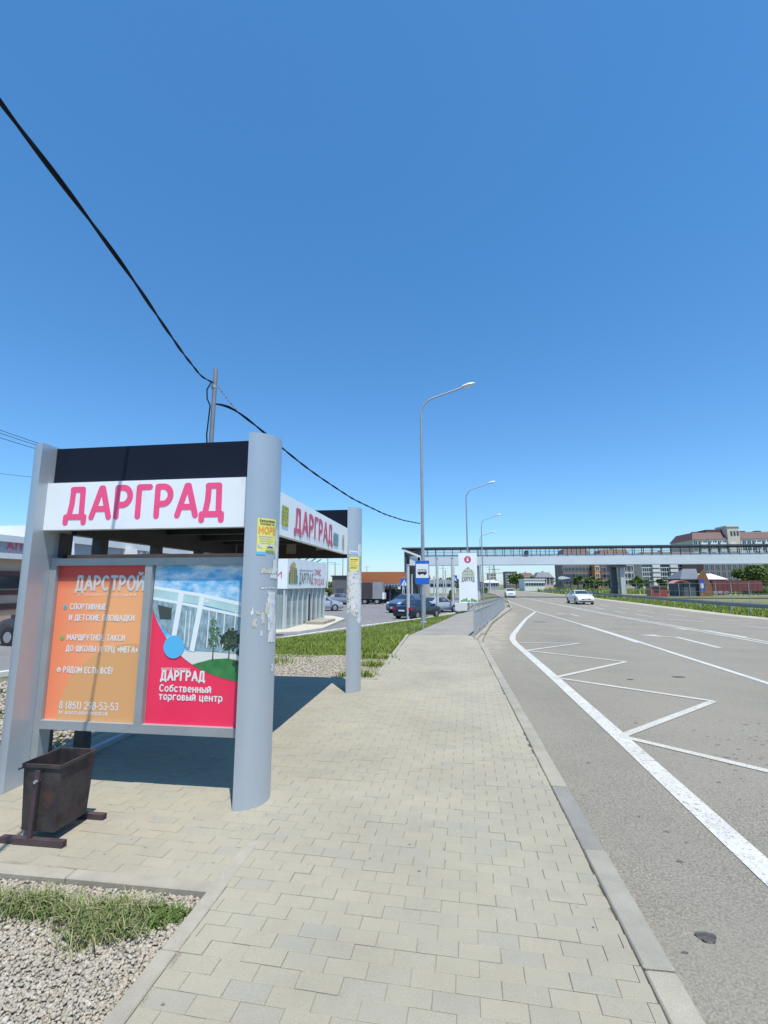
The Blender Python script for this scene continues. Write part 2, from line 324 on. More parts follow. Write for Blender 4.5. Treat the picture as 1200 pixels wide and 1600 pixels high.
F_ = {'А':(.66,[[(0,0),(.33,1),(.66,0)],[(.12,.32),(.54,.32)]]), 'Б':(.55,[[(.52,1),(0,1),(0,0)],_bowl(0,.29,.40,.29)]), 'В':(.56,[_vl,_bowl(0,.27,.42,.27),_bowl(0,.77,.36,.23)]),
 'Г':(.48,[[(0,0),(0,1),(.46,1)]]), 'Д':(.70,[[(0,-.18),(0,0),(.70,0),(.70,-.18)],[(.10,0),(.20,1),(.58,1),(.58,0)]]), 'Е':(.50,[[(.48,0),(0,0),(0,1),(.48,1)],[(0,.52),(.42,.52)]]),
 'Ё':(.50,[[(.48,0),(0,0),(0,1),(.48,1)],[(0,.52),(.42,.52)],[(.14,1.2),(.15,1.2)],[(.36,1.2),(.37,1.2)]]), 'Ж':(.84,[[(.42,0),(.42,1)],[(0,1),(.42,.5),(.84,1)],[(0,0),(.42,.5),(.84,0)]]),
 'И':(.58,[[(0,1),(0,0),(.58,1),(.58,0)]]), 'Й':(.58,[[(0,1),(0,0),(.58,1),(.58,0)],_arc(.29,1.28,.15,.12,190,350,5)]), 'К':(.56,[_vl,[(.54,1),(0,.48)],[(.14,.58),(.56,0)]]), 'Л':(.62,[[(0,0),(.14,.2),(.18,1),(.60,1),(.60,0)]]),
 'М':(.74,[[(0,0),(0,1),(.37,.3),(.74,1),(.74,0)]]), 'Н':(.58,[_vl,[(.58,0),(.58,1)],[(0,.5),(.58,.5)]]), 'О':(.70,_O(.70,1)), 'П':(.58,[[(0,0),(0,1),(.58,1),(.58,0)]]), 'Р':(.54,[_vl,_bowl(0,.71,.40,.29)]),
 'С':(.64,_C(.68,1)), 'Т':(.58,[[(0,1),(.58,1)],[(.29,1),(.29,0)]]), 'У':(.6,[[(0,1),(.3,.4)],[(.6,1),(.24,.1),(.1,0)]]), 'Ф':(.8,[[(.4,0),(.4,1)],_arc(.4,.55,.4,.3,0,360,14)]), 'Ц':(.64,[[(0,1),(0,0),(.64,0),(.64,-.18)],[(.56,0),(.56,1)]]), 'Ч':(.54,[[(0,1),(.02,.55),(.2,.42),(.54,.45)],[(.54,1),(.54,0)]]),
 'Ш':(.80,[[(0,1),(0,0),(.80,0),(.80,1)],[(.40,0),(.40,1)]]), 'Щ':(.86,[[(0,1),(0,0),(.86,0),(.86,-.18)],[(.39,0),(.39,1)],[(.78,0),(.78,1)]]), 'Ы':(.76,[_vl,_bowl(0,.29,.36,.29),[(.76,0),(.76,1)]]), 'Ь':(.52,[_vl,_bowl(0,.29,.38,.29)]), 'Я':(.56,[[(.56,0),(.56,1)],[(.56,1)]+_arc(.34,.72,.32,.28,90,270,8)+[(.56,.44)],[(.32,.44),(0,0)]]),
 '!':(.1,[[(.05,.35),(.05,1)],[(.05,0),(.05,.02)]]), '«':(.4,[[(.18,.65),(0,.42),(.18,.2)],[(.38,.65),(.2,.42),(.38,.2)]]), '»':(.4,[[(0,.65),(.18,.42),(0,.2)],[(.2,.65),(.38,.42),(.2,.2)]]),
 '(':(.22,[_arc(.3,.45,.3,.65,130,230,6)]), ')':(.22,[_arc(-.1,.45,.3,.65,50,-50,6)]), '-':(.3,[[(0,.42),(.3,.42)]]), '.':(.08,[[(.04,0),(.04,.02)]]), ' ':(.22,[]),
 '0':(.56,_O(.56,1)), '1':(.3,[[(0,.78),(.2,1),(.2,0)]]), '2':(.54,[_arc(.27,.72,.27,.28,170,-30,8)+[(0,0),(.54,0)]]), '3':(.54,[_arc(.25,.75,.25,.25,150,-80,8),_arc(.25,.26,.28,.26,85,-150,8)]), '5':(.54,[[(.5,1),(.08,1),(.04,.55)]+_arc(.25,.31,.29,.31,120,-150,9)]), '6':(.56,[_arc(.28,.31,.28,.31,0,360,14),[(0,.31),(.03,.6),(.16,.88),(.44,1)]]), '8':(.56,[_arc(.28,.76,.23,.24,0,360,12),_arc(.28,.27,.28,.27,0,360,12)]), '9':(.56,[_arc(.28,.69,.28,.31,0,360,14),[(.56,.69),(.53,.4),(.4,.12),(.12,0)]])}
for k_, v_ in dict(о=(.54,_O(.54,.72)), с=(.48,_C(.52,.72)), е=(.52,[[(.02,.38),(.52,.38)]+_arc(.27,.36,.26,.36,5,310,12)]), р=(.54,[[(0,-.28),(0,.72)],_arc(.27,.36,.27,.36,0,360,14)]), а=(.5,[[(.5,0),(.5,.72)],_arc(.25,.34,.25,.34,0,360,14)]), д=(.58,[[(0,-.16),(0,0),(.58,0),(.58,-.16)],[(.08,0),(.16,.72),(.48,.72),(.48,0)]]),
  у=(.5,[[(0,.72),(.25,.1)],[(.5,.72),(.18,-.28)]]), х=(.48,[[(0,0),(.48,.72)],[(0,.72),(.48,0)]]), ф=(.7,[[(.35,-.25),(.35,1)],_arc(.35,.36,.35,.36,0,360,14)]), б=(.54,[_arc(.27,.34,.27,.34,0,360,14),[(.0,.4),(.08,.82),(.5,1)]])).items(): F_[k_] = v_
F_['З'] = (.5, F_['3'][1])
for lo_ in 'вгзжийклмнптцшщыья':
    w0_, ss_ = F_[lo_.upper()]; F_[lo_] = (w0_*.86, [[(u*.86, v*.72 if v >= 0 else v) for u, v in st] for st in ss_])
def text(txt, size, plane, u, v, m, parent, w_=.003, bold=0, align='LEFT', width=None, name='lettering', fn=None, thick=0, sw=.15):
    """flat print built from rounded pen strokes; size = cap height"""
    f = fn or plane; size = size*.72; gap = .20+sw*.5; tot = sum(F_[c][0] for c in txt)+gap*(len(txt)-1)
    k = (width/tot) if width else size; x = -tot/2 if align == 'CENTER' else 0; mb = MB(); q = 0; r = size*sw/2*(1+bold*60)
    for c in txt:
        gw, ss = F_[c]
        for st in ss:
            P_ = [(u+(x+a_)*k, v+b_*size) for a_, b_ in st]
            for i_, (a_, b_) in enumerate(zip(P_[:-1], P_[1:])):
                d_ = math.atan2(b_[1]-a_[1], b_[0]-a_[0]); ww = w_+thick+.00006*(q % 7); q += 1
                pts = [(b_[0]+r*math.cos(d_+R(t)), b_[1]+r*math.sin(d_+R(t))) for t in (-90,-45,0,45,90)]+[(a_[0]+r*math.cos(d_+R(t)), a_[1]+r*math.sin(d_+R(t))) for t in (90,135,180,225,270)]
                mb.add([f(uu, vv, ww) for uu, vv in pts], [tuple(range(len(pts)))])
        x += gw+gap
    me = bpy.data.meshes.new(name); me.from_pydata(mb.v, [], mb.f); me.materials.append(m)
    o = link(name, me, parent); o['kind'] = 'stuff'; return o
PQN = [0]
def poly(pts, plane, m, parent, w_=.002, name='print', fn=None, label=None):
    PQN[0] += 1; w_ += .00006*(PQN[0] % 9); f = fn or plane; mb = MB(); mb.add([f(u, v, w_) for u, v in pts], [tuple(range(len(pts)))]); return mb.build(name, m, parent, label=label)
def circ(cu, cv, r, n=24, a0=0, a1=360): return [(cu+r*math.cos(R(a0+(a1-a0)*i/n)), cv+r*math.sin(R(a0+(a1-a0)*i/n))) for i in range(n)]
# rounded stroke letters, unit height; each a list of strokes
def arc(cx, cy, rx, ry, a0, a1, n=10): return [(cx+rx*math.cos(R(a0+(a1-a0)*i/n)), cy+ry*math.sin(R(a0+(a1-a0)*i/n))) for i in range(n+1)]
GLYPH = {'Д': (.80, [[(.0,-.16),(.0,.02),(.72,.02),(.72,-.16)], [(.12,.02),(.20,.45),(.22,.93)], [(.20,.93),(.60,.93)], [(.62,.02),(.60,.93)]]),
         'А': (.70, [[(.0,.0),(.32,.95)], [(.32,.95),(.38,.95)], [(.38,.95),(.68,.0)], [(.12,.27),(.58,.27)]]),
         'Р': (.62, [[(.05,.0),(.05,.95)], [(.05,.95)]+arc(.27,.67,.28,.28,90,-90,12)+[(.05,.39)]]),
         'Г': (.50, [[(.05,.0),(.05,.95)], [(.05,.95),(.46,.95)]])}
def strokes(word, plane, u, v, h, width, m, parent, sw=.07, w_=.004, thick=.012, gap=.22):
    tot = sum(GLYPH[c][0] for c in word)+gap*(len(word)-1); k = width/tot; x = 0; out = []
    for c in word:
        gw, ss = GLYPH[c]; mb = MB(); q = 0
        for st in ss:
            P = [(u+(x+a)*k, v+b*h) for a, b in st]
            for a, b in zip(P[:-1], P[1:]):
                d = math.atan2(b[1]-a[1], b[0]-a[0]); r = sw/2
                pts = [(b[0]+r*math.cos(d+R(t)), b[1]+r*math.sin(d+R(t))) for t in range(-90, 91, 30)]+[(a[0]+r*math.cos(d+R(t)), a[1]+r*math.sin(d+R(t))) for t in range(90, 271, 30)]
                mb.prism(pts, .0002, w_+thick+q*.0001, plane); q += 1
        out.append(mb.build('letter', m, parent)); x += gw+gap
    return out

# ------------------------------------------------------------------ ground, road, paving
gx = np.unique(np.concatenate([np.arange(-60,60,1.5), np.arange(-200,200,20), np.linspace(-2500,2500,21)]))
gy = np.unique(np.concatenate([np.arange(-20,110,1.5), np.arange(-100,300,20), np.linspace(-400,4000,21)]))
V = [(x, y, T(x, y)-.16) for y in gy for x in gx]; nx = len(gx)
F = [(j*nx+i, j*nx+i+1, (j+1)*nx+i+1, (j+1)*nx+i) for j in range(len(gy)-1) for i in range(nx-1)]
me = bpy.data.meshes.new('ground'); me.from_pydata(V, [], F); me.materials.append(M['field']); me.shade_smooth(); struct(link('ground', me))
RLY = [-40, 15.8, 24, 34, 46, 75, 110, 160, 230, 320, 420]; RLX = [.98, .98, 2.0, 3.6, 5.7, 8.6, 10, 9, 3.5, -12, -40]
RRY = [-40, 10, 31.6, 45, 63, 92, 130, 160, 230, 320, 420]; RRX = [14.5, 16.6, 18.9, 20.3, 21.6, 23.2, 24, 23, 16.5, 0, -28]
rl = lambda y: float(np.interp(y, RLY, RLX)); rr = lambda y: float(np.interp(y, RRY, RRX))
struct(sheet('road', rl, rr, -30, 420, 1.5, 10, -.05, M['asphalt']))
struct(sheet('road_shoulder', lambda y: rr(y)-.02, lambda y: rr(y)+1.5, -30, 420, 2, 2, -.075, M['dirt']))
struct(sheet('car_park', lambda y: -60, lambda y: xk(y)-.0, -20, 120, 2, 30, -.04, M['lot']))
struct(sheet('grass_verge', lambda y: xk(y)+.0, lambda y: min(-1.2, 3) if y < 17.2 else rl(y)-.1, -20, 110, 1, 10, -.10, M['soil']))
# footpath beyond the paving (pale asphalt)
PL = [G(640,992), G(700,966), G(733,951), G(752,940)]; PR = [G(739,994), G(765,972), G(781,956), G(797,943)]
pl = lambda y: float(np.interp(y, [p[1] for p in PL], [p[0] for p in PL])); pr = lambda y: float(np.interp(y, [p[1] for p in PR], [p[0] for p in PR]))
struct(sheet('footpath', pl, pr, 17.25, 60, 1, 3, -.02, M['path']))
struct(sheet('pebble_strip', lambda y: pr(y) if y > 17.2 else .74, lambda y: rl(y)-.17, 15.9, 48, 1, 2, -.015, M['stone']))
# pavers
PAVED = [(-1.33,1.0),(.84,1.0),(.84,15.9),(.72,17.25),(-1.46,17.25),(-1.38,9.05),(-4.15,9.05),(-4.15,2.93),(-1.33,2.93)]
walk = thing('sidewalk', '', ''); del walk['label']; del walk['category']; struct(walk)
mb = MB(); mb.add([(-1.4,.8,-.0022),(.85,.8,-.0022),(.85,17.3,-.034),(-1.4,17.3,-.034)], [(0,1,2,3)])
mb.add([(-4.15,2.9,-.0027),(-1.4,2.9,-.0027),(-1.4,9.1,-.018),(-4.15,9.1,-.0027)], [(0,1,2,3)])
mb.build('joint_bed', M['joint'], walk)
def tile_mesh(rn):
    a, b, c = .0991, .0491, .0028; dz = [rn.uniform(-.0013, .0013) for _ in range(4)]; mb = MB()
    top = [(-a+c,-b+c,dz[0]),(a-c,-b+c,dz[1]),(a-c,b-c,dz[2]),(-a+c,b-c,dz[3])]
    mid = [(-a,-b,-.0022),(a,-b,-.0022),(a,b,-.0022),(-a,b,-.0022)]; low = [(x, y, -.04) for x, y, z in mid]
    mb.loft([low, mid, top], True, False); mb.add(top, [(0,1,2,3)]); return mb
rn = random.Random(3); protos = [tile_mesh(rn) for _ in range(10)]; pm = [p.mesh('paver', M['paver']) for p in protos]
ca, sa = math.cos(R(-2.2)), math.sin(R(-2.2)); tiles = []
for j in range(-10, 190):
    for i in range(-32, 16):
        u = i*.2+(.1 if j % 2 else 0)+.004*math.sin(j*1.7); v = 1.0+j*.1
        tiles.append((u*ca-v*sa, u*sa+v*ca))
cut = []
for x, y in tiles:
    if not 1.0 < y < 17.22: continue
    lo = -1.333 if y < 2.93 else (-4.15 if y < 9.05 else -1.385-.075*(y-9.05)/8.2); hi = .837 if y < 15.85 else .74
    a_, b_ = max(x-.0988, lo), min(x+.0988, hi)
    if b_-a_ > .025: cut.append(((a_+b_)/2, y, (b_-a_)/.1976))
tiles = cut
def shown(x, y):
    v_ = np.array([x, y, -CAMH]); c = _x*v_[0]+_d*v_[1]+_up*v_[2]
    if c[2] <= .1: return False
    return -15 < 600+FPX*c[0]/c[2] < 1215 and 800-FPX*c[1]/c[2] < 1625
order = sorted(range(len(tiles)), key=lambda k: (0 if shown(*tiles[k][:2]) else 1, tiles[k][0]**2*.6+tiles[k][1]**2))
rest = MB()
for q, k in enumerate(order):
    x, y, sc_ = tiles[k]; i = rn.randrange(10); z = T(x, y)+rn.uniform(-.0018, .0018); a = R(-2.2)+rn.uniform(-.008, .008)
    if q < 295:
        o = bpy.data.objects.new('paver', pm[i]); COL.objects.link(o); o.parent = walk; o.location = (x, y, z); o.rotation_euler = (0,0,a+(math.pi if rn.random() < .5 else 0)); o.scale = (sc_, 1, 1)
    else:
        c_, s_ = math.cos(a), math.sin(a); p = protos[i]
        rest.add([(x+vx*sc_*c_-vy*s_, y+vx*sc_*s_+vy*c_, z+vz) for vx, vy, vz in p.v], p.f)
struct(rest.build('paver_field', M['paver'], walk), 'stuff')
# kerb stones along the road
kerb = thing('kerb', '', ''); del kerb['label']; del kerb['category']; struct(kerb)
km = MB().cbox(-.495, .495, -.07, .07, -.18, 0, .008).mesh('kerb_stone', M['kerb'])
kb = MB().cbox(-.495, .495, -.07, .07, -.18, 0, .008).mesh('kerb_stone', M['kerb_blue'])
kp = [(.92, .6)]; L_ = 0
ky = [.6, 15.8, 24, 34, 46, 60, 75]; kx = [.915, .915, 1.92, 3.52, 5.62, 7.1, 8.5]
y = .6; n = 0
while y < 60:
    x = float(np.interp(y, ky, kx)); x2 = float(np.interp(y+.99, ky, kx)); l = math.hypot(x2-x, .99)
    dy = .99*.995/l; a = math.atan2(dy, float(np.interp(y+dy, ky, kx))-x)
    xm = float(np.interp(y+dy/2, ky, kx)); ym = y+dy/2
    blue = 3.5 < ym < 4.6
    o = bpy.data.objects.new('kerb_stone', kb if blue else km); COL.objects.link(o); o.parent = kerb
    o.location = (xm+rn.uniform(-.004,.004), ym, T(xm, ym)+.006+rn.uniform(-.004,.004)+(.06 if y > 17 else 0)); o.rotation_euler = (rn.uniform(-.012,.012), 0, a)
    if blue: o['label'] = 'bluish grey kerb stone'
    y += dy*1.006
# edging stones round the near gravel and behind the stop
edge = thing('paving_edging', '', ''); del edge['label']; del edge['category']; struct(edge)
em = MB().cbox(-.495, .495, -.045, .045, -.15, .0, .006).mesh('edging_stone', M['edging'])
def edging(x0, y0, x1, y1):
    l = math.hypot(x1-x0, y1-y0); n = int(l)+1; a = math.atan2(y1-y0, x1-x0)
    for i in range(n):
        t = (i*1.0+.5)/l
        if t*l > l+.2: break
        o = bpy.data.objects.new('edging_stone', em); COL.objects.link(o); o.parent = edge
        o.location = (x0+(x1-x0)*t, y0+(y1-y0)*t, .004+rn.uniform(-.004,.006)); o.rotation_euler = (rn.uniform(-.02,.02), 0, a+rn.uniform(-.006,.006))
edging(-1.38, .4, -1.38, 2.9); edging(-1.33, 2.88, -5.33, 2.88); edging(-1.42, 9.1, -4.2, 9.1); edging(-4.2, 2.95, -4.2, 9.0); edging(-1.43, 9.1, -1.52, 17.2)
# asphalt dust along the kerb where the bay ends
mb = MB(); nY = 40
vs = []
for i in range(nY+1):
    y = 9+i*.9; a = rl(y)+.02; wd = .25+.9*sm((y-10)/8)*(1-.4*sm((y-30)/14))
    for j in range(4): x = a+wd*1.4*j/3; vs.append((x, y, T(x, y)-.046))
mb.add(vs, [(i*4+j, i*4+j+1, i*4+j+5, i*4+j+4) for i in range(nY) for j in range(3)])
dm = mb.mesh('dust_on_road', M['dust']); at_ = dm.attributes.new('fade', 'FLOAT', 'POINT')
at_.data.foreach_set('value', [(.85, .8, .45, 0)[k % 4]*sm((k//4)/7)*sm((nY-k//4)/9) for k in range(len(vs))])
dn = M['dust'].node_tree; an = dn.nodes.new('ShaderNodeAttribute'); an.attribute_name = 'fade'; al = dn.nodes['Principled BSDF'].inputs['Alpha']; ml = dn.nodes.new('ShaderNodeMath'); ml.operation = 'MULTIPLY'
dn.links.new(al.links[0].from_socket, ml.inputs[0]); dn.links.new(an.outputs['Fac'], ml.inputs[1]); dn.links.new(ml.outputs[0], al)
struct(link('dust_on_road', dm))
mb = MB(); mb.add([v for y in np.arange(1, 15.9, .7) for v in ((.834, y, T(.83,y)-.0012), (.848, y, T(.83,y)-.0012))], [(2*i, 2*i+1, 2*i+3, 2*i+2) for i in range(len(np.arange(1, 15.9, .7))-1)])
struct(mb.build('gap_dirt', mat('gap_dirt', (.07,.062,.05), .95, var=.4, vscale=9, alpha=(6, .3, .5))))
# road markings
RO = -.044
def GR(px, py): return G(px, py, -.05)
mb = MB(); e = [(1.95,-6),(1.95,3.5),(1.97,6.3),(1.98,10),(1.96,15.2),(2.03,16.6),(2.25,18.2),GR(822,967),GR(836,956)]
polyline_strip(mb, e, .19, RO); struct(mb.build('bus_bay_line', M['paint']))
mb = MB(); z = [(7.1,3.2),(4.05,4.45),(1.99,6.3),(4.02,8.3),(1.98,9.91),(4.05,12.1),(2.03,13.74),(3.93,15.72),(2.02,15.6)]
for k, (a, b) in enumerate(zip(z[:-1], z[1:])): polyline_strip(mb, [a, b], .105, RO+.0012+.0003*k)
struct(mb.build('zigzag_marking', M['paint_thin']))
A = [(5.1,-6),(5.5,6)]+[GR(*p) for p in ((1200,1068),(1062,1024),(947,987.5),(863,962.6),(820,949),(798,941))]+[(rl(110)+.35,110),(rl(160)+.4,160),(rl(230)+.4,230)]
mb = MB(); polyline_strip(mb, A, .14, RO+.0008, 1.2); polyline_strip(mb, [GR(912,977),GR(950,988.5),GR(1000,1004.5)], .26, RO+.0016); struct(mb.build('lane_line', M['paint']))
B = [(9.0,-6)]+[GR(*p) for p in ((1200,1006),(1077,984),(932,957),(832,937),(800,931))]
mb = MB(); polyline_strip(mb, B, .13, RO, 1.2); polyline_strip(mb, [(x+.33, y) for x, y in B], .13, RO, 1.2); struct(mb.build('double_centre_line', M['paint']))
C = [(13.0,-4)]+[GR(*p) for p in ((1200,981),(1043,967),(978,957.6),(900,944))]
mb = MB()
for k in range(14):
    a, b = k*6-2, k*6+1.5
    ys = [p[1] for p in C]; xs = [p[0] for p in C]
    polyline_strip(mb, [(float(np.interp(t, ys, xs)), t) for t in (a, b)], .13, RO)
    polyline_strip(mb, [(float(np.interp(t, ys, xs))-1.0+.06*(t-20)*0+3.4, t) for t in (a+1, b+1)], .12, RO+.0005)
struct(mb.build('lane_dashes', M['paint']))
mb = MB()
def arrow(x, y, a, left=True):
    c_, s_ = math.cos(a), math.sin(a); f = lambda u, v: (x+u*c_-v*s_, y+u*s_+v*c_)
    shp = [[(-.08,-2.2),(.08,-2.2),(.08,1.0),(-.08,1.0)], [(-.08,.8),(.08,.8),(-.55,1.4),(-.6,1.2)], [(-.45,.95),(-1.1,1.55),(-.45,1.75)]]
    for k, s in enumerate(shp): mb.add([(*f(u, v), T(*f(u, v))+RO+.0007*k) for u, v in s], [tuple(range(len(s)))])
for p in ((895,960.5), (1075,1000), (1120,988)): arrow(*GR(*p), R(-4))
struct(mb.build('turn_arrow_marking', M['paint']))
mb = MB(); polyline_strip(mb, [(rr(y)-.35, y) for y in range(-6, 92, 3)], .13, RO, 1.5); struct(mb.build('road_edge_line', M['paint_thin']))
mb = MB()                                                   # stains and patches on the bay
cx_, cy_ = GR(1105,1467); mb.add([(cx_+.046*math.cos(t)*(1+.25*math.sin(3*t)), cy_+.045*math.sin(t)*(1+.2*math.cos(2*t)), -.0405) for t in np.linspace(0, 2*math.pi, 18, False)], [tuple(range(18))])
for px, py, r_ in ((1070,1490,.012),(985,1062,.06),(1060,1058,.11),(845,972,.3)):
    x, y = GR(px, py); mb.add([(x+r_*math.cos(t)*(1.3+.3*math.sin(2*t+px)), y+r_*.6*math.sin(t), T(x, y)-.0425) for t in np.linspace(0, 2*math.pi, 16, False)], [tuple(range(16))])
struct(mb.build('tar_stain', mat('tar_stain', (.075,.07,.062), .8, var=.2, vscale=20, alpha=(30, .3, .55)))); 
mb = MB(); q = 0
for cx_, cy_, sx_, sy_, n in ((3.1,5.6,.5,.3,50),(3.6,6.6,.6,.4,40),(4.4,6.0,.8,.8,40),(1.4,4.5,.25,1.2,8),(3.0,4.6,.5,.5,20)):
    for k in range(n):
        x, y = RNG.normal(cx_, sx_), RNG.normal(cy_, sy_)
        if x < 1.05 or abs(x-1.97) < .2: continue
        r_ = RNG.uniform(.005, .02); a0 = RNG.uniform(0, 6); q += 1
        mb.add([(x+r_*1.6*math.cos(t+a0)*RNG.uniform(.5, 1.3), y+r_*math.sin(t+a0)*RNG.uniform(.5, 1.2), T(x, y)-.0455+.0001*(q % 12)) for t in np.linspace(0, 2*math.pi, 8, False)], [tuple(range(8))])
struct(mb.build('road_oil_spots', mat('oil_spot', (.12,.11,.095), .85, var=.2, vscale=20, alpha=(60, .35, .65))), 'stuff')
# specks of chewing gum and dirt on the paving
mb = MB()
for k in range(45):
    x, y = RNG.uniform(-1.3, .8), RNG.uniform(1.9, 11)
    r_ = RNG.uniform(.003, .009); a0 = RNG.uniform(0, 6)
    mb.add([(x+r_*math.cos(t+a0)*RNG.uniform(.6, 1.3), y+r_*.8*math.sin(t+a0)*RNG.uniform(.6, 1.2), T(x, y)+.0042) for t in np.linspace(0, 2*math.pi, 7, False)], [tuple(range(7))])
for k in range(26):
    x, y = RNG.uniform(-3.6, -1.4), RNG.uniform(2.95, 3.8); r_ = RNG.uniform(.003, .009)
    mb.add([(x+r_*math.cos(t)*RNG.uniform(.6, 1.3), y+r_*.8*math.sin(t)*RNG.uniform(.6, 1.2), .0042) for t in np.linspace(0, 2*math.pi, 7, False)], [tuple(range(7))])
struct(mb.build('pavement_specks', mat('gum_speck', (.19,.17,.135), .9)), 'stuff')

# gravel: loose stones
ICO = bmesh.new(); bmesh.ops.create_icosphere(ICO, subdivisions=1, radius=1); ICO.verts.ensure_lookup_table()
IV = np.array([v.co[:] for v in ICO.verts]); IF = np.array([[v.index for v in f.verts] for f in ICO.faces]); ICO.free()
def stones(name, polyg, n, s0, s1, off):
    Pt = sample(polyg, n); n = len(Pt); A_ = RNG.normal(size=(n,3,3)); Q, _ = np.linalg.qr(A_)
    S = RNG.uniform(s0, s1, (n,1))*RNG.uniform(.55, 1.25, (n,3))
    jit = 1+RNG.uniform(-.25, .25, (n,12,1))
    W = (IV[None]*jit)*S[:,None,:]; W = np.einsum('nij,nkj->nki', Q, W); W[:,:,2] *= .75
    Z = np.array([T(x, y) for x, y in Pt])+off+RNG.uniform(0, s1*.9, n)
    W += np.concatenate([Pt, Z[:,None]], 1)[:,None,:]
    Fc = (IF[None]+(np.arange(n)*12)[:,None,None]).reshape(-1,3)
    return struct(link(name, mesh_np(name, W.reshape(-1,3), Fc, M['stone'])), 'stuff')
mb = MB(); mb.add([(-7,-1,-.035),(-1.42,-1,-.035),(-1.42,2.83,-.035),(-7,2.83,-.035)], [(0,1,2,3)])
struct(mb.build('gravel_bed', M['gravelbed']))
stones('gravel', [(-3.9,1.2),(-1.43,1.2),(-1.43,2.83),(-3.9,2.83)], 32000, .0055, .0130, -.032)
G2 = [(-8.2,9.15),(-1.5,9.15),(-1.55,12.4),(-3.2,12.0),(-5,12.1),(-8.2,11.6)]
mb = MB(); n2 = [(x, y, T(x,y)-.045) for x, y in ((-9,9.15),(-1.5,9.15),(-1.55,12.6),(-9,12.6))]; mb.add(n2, [(0,1,2,3)]); struct(mb.build('gravel_bed_rear', M['gravelbed']))
stones('gravel_rear', G2, 26000, .011, .024, -.05)
stones('gravel_side', [(-8.2,2.9),(-4.26,2.9),(-4.26,9.1),(-8.2,9.1)], 9000, .018, .04, -.06)

# grass
def grass(name, Pt, h0, h1, wd, m, lean=.5, kind='stuff'):
    n = len(Pt); a = RNG.uniform(0, 2*math.pi, n); h = RNG.uniform(h0, h1, n); d = np.stack([np.cos(a), np.sin(a)], 1)
    p = np.stack([-d[:,1], d[:,0]], 1); l = RNG.uniform(.1, 1, n)*lean
    Z = np.array([T(x, y) for x, y in Pt])-.09 if kind == 'stuff' and Pt[:,1].max() > 8 else np.full(n, -.04)
    V_ = np.zeros((n,5,3)); base = np.concatenate([Pt, Z[:,None]], 1); wv = wd*RNG.uniform(.6, 1.4, n)
    V_[:,0] = base; V_[:,0,:2] -= p*wv[:,None]/2; V_[:,1] = base; V_[:,1,:2] += p*wv[:,None]/2
    mid = base.copy(); mid[:,:2] += d*(l*h*.35)[:,None]; mid[:,2] += h*.6
    V_[:,2] = mid; V_[:,2,:2] += p*wv[:,None]*.4; V_[:,3] = mid; V_[:,3,:2] -= p*wv[:,None]*.4
    V_[:,4] = base; V_[:,4,:2] += d*(l*h)[:,None]; V_[:,4,2] += h*(1-.35*l)
    k = (np.arange(n)*5)[:,None]
    Fc = np.concatenate([k+np.array([[0,1,2]]), k+np.array([[0,2,3]]), k+np.array([[3,2,4]])])
    return struct(link(name, mesh_np(name, V_.reshape(-1,3), Fc, m)), kind)
VG = [(-9.6,12.2),(-5.2,12.2),(-3,12.3),(-2.2,12.7),(-1.6,13.0),(-1.6,17.0)]+[(pl(y)-.05, y) for y in (17.4,22,28,36,46,58)]+[(xk(y)+.2, y) for y in (58,50,44,36,26,18.5,14)]
P1_ = sample(VG, 170000); P2_ = sample([(-9.8,11.6),(-3.5,11.6),(-2.2,12.9),(-1.6,13),(-1.6,19),(-8,20)], 110000)
grass('verge_grass', np.concatenate([P1_, P2_]), .05, .13, .012, M['blade'])
tuf = []
for cx_, cy_, n, s_ in ((-4.6,10.7,900,.5),(-1.75,10.6,260,.16),(-1.9,11.7,400,.25),(-1.7,9.4,160,.14),(-2.0,9.3,90,.1),(-6.2,11.2,700,.5)):
    tuf.append(np.stack([RNG.normal(cx_, s_, n), RNG.normal(cy_, s_*.5, n)], 1))
grass('gravel_weeds', np.concatenate(tuf), .10, .26, .02, M['blade'])
tuf = []; tuf2 = []
for px, py, n, s_ in ((5,1398,260,.06),(40,1402,300,.07),(75,1398,220,.05),(105,1412,420,.07),(140,1420,520,.08),(165,1432,420,.07),(185,1415,420,.07),(215,1412,240,.05),(150,1450,160,.06),(120,1462,70,.06),(200,1440,160,.06)):
    x, y = G(px, py+10); tuf.append(np.stack([RNG.normal(x, s_, n), np.minimum(RNG.normal(y, s_*.55, n), 2.82)], 1))
for px, py, n, s_ in ((235,1415,300,.06),(262,1413,260,.05),(285,1414,200,.04),(245,1428,140,.05),(60,1412,220,.08),(20,1412,160,.06)):
    x, y = G(px, py+8); tuf2.append(np.stack([RNG.normal(x, s_, n), np.minimum(RNG.normal(y, s_*.5, n), 2.81)], 1))
grass('roadside_grass_clump', np.concatenate(tuf), .03, .13, .0055, M['dryblade'], lean=1.5)
grass('roadside_weeds', np.concatenate(tuf2), .015, .06, .011, M['leaf'], lean=1.3)
fg = np.concatenate([np.stack([np.array([rr(y)+1.4+abs(RNG.normal(0, 3)) for y in ys_]), ys_], 1) for ys_ in [RNG.uniform(22, 100, 26000)]])
grass('far_verge_grass', fg, .12, .35, .05, M['blade'])

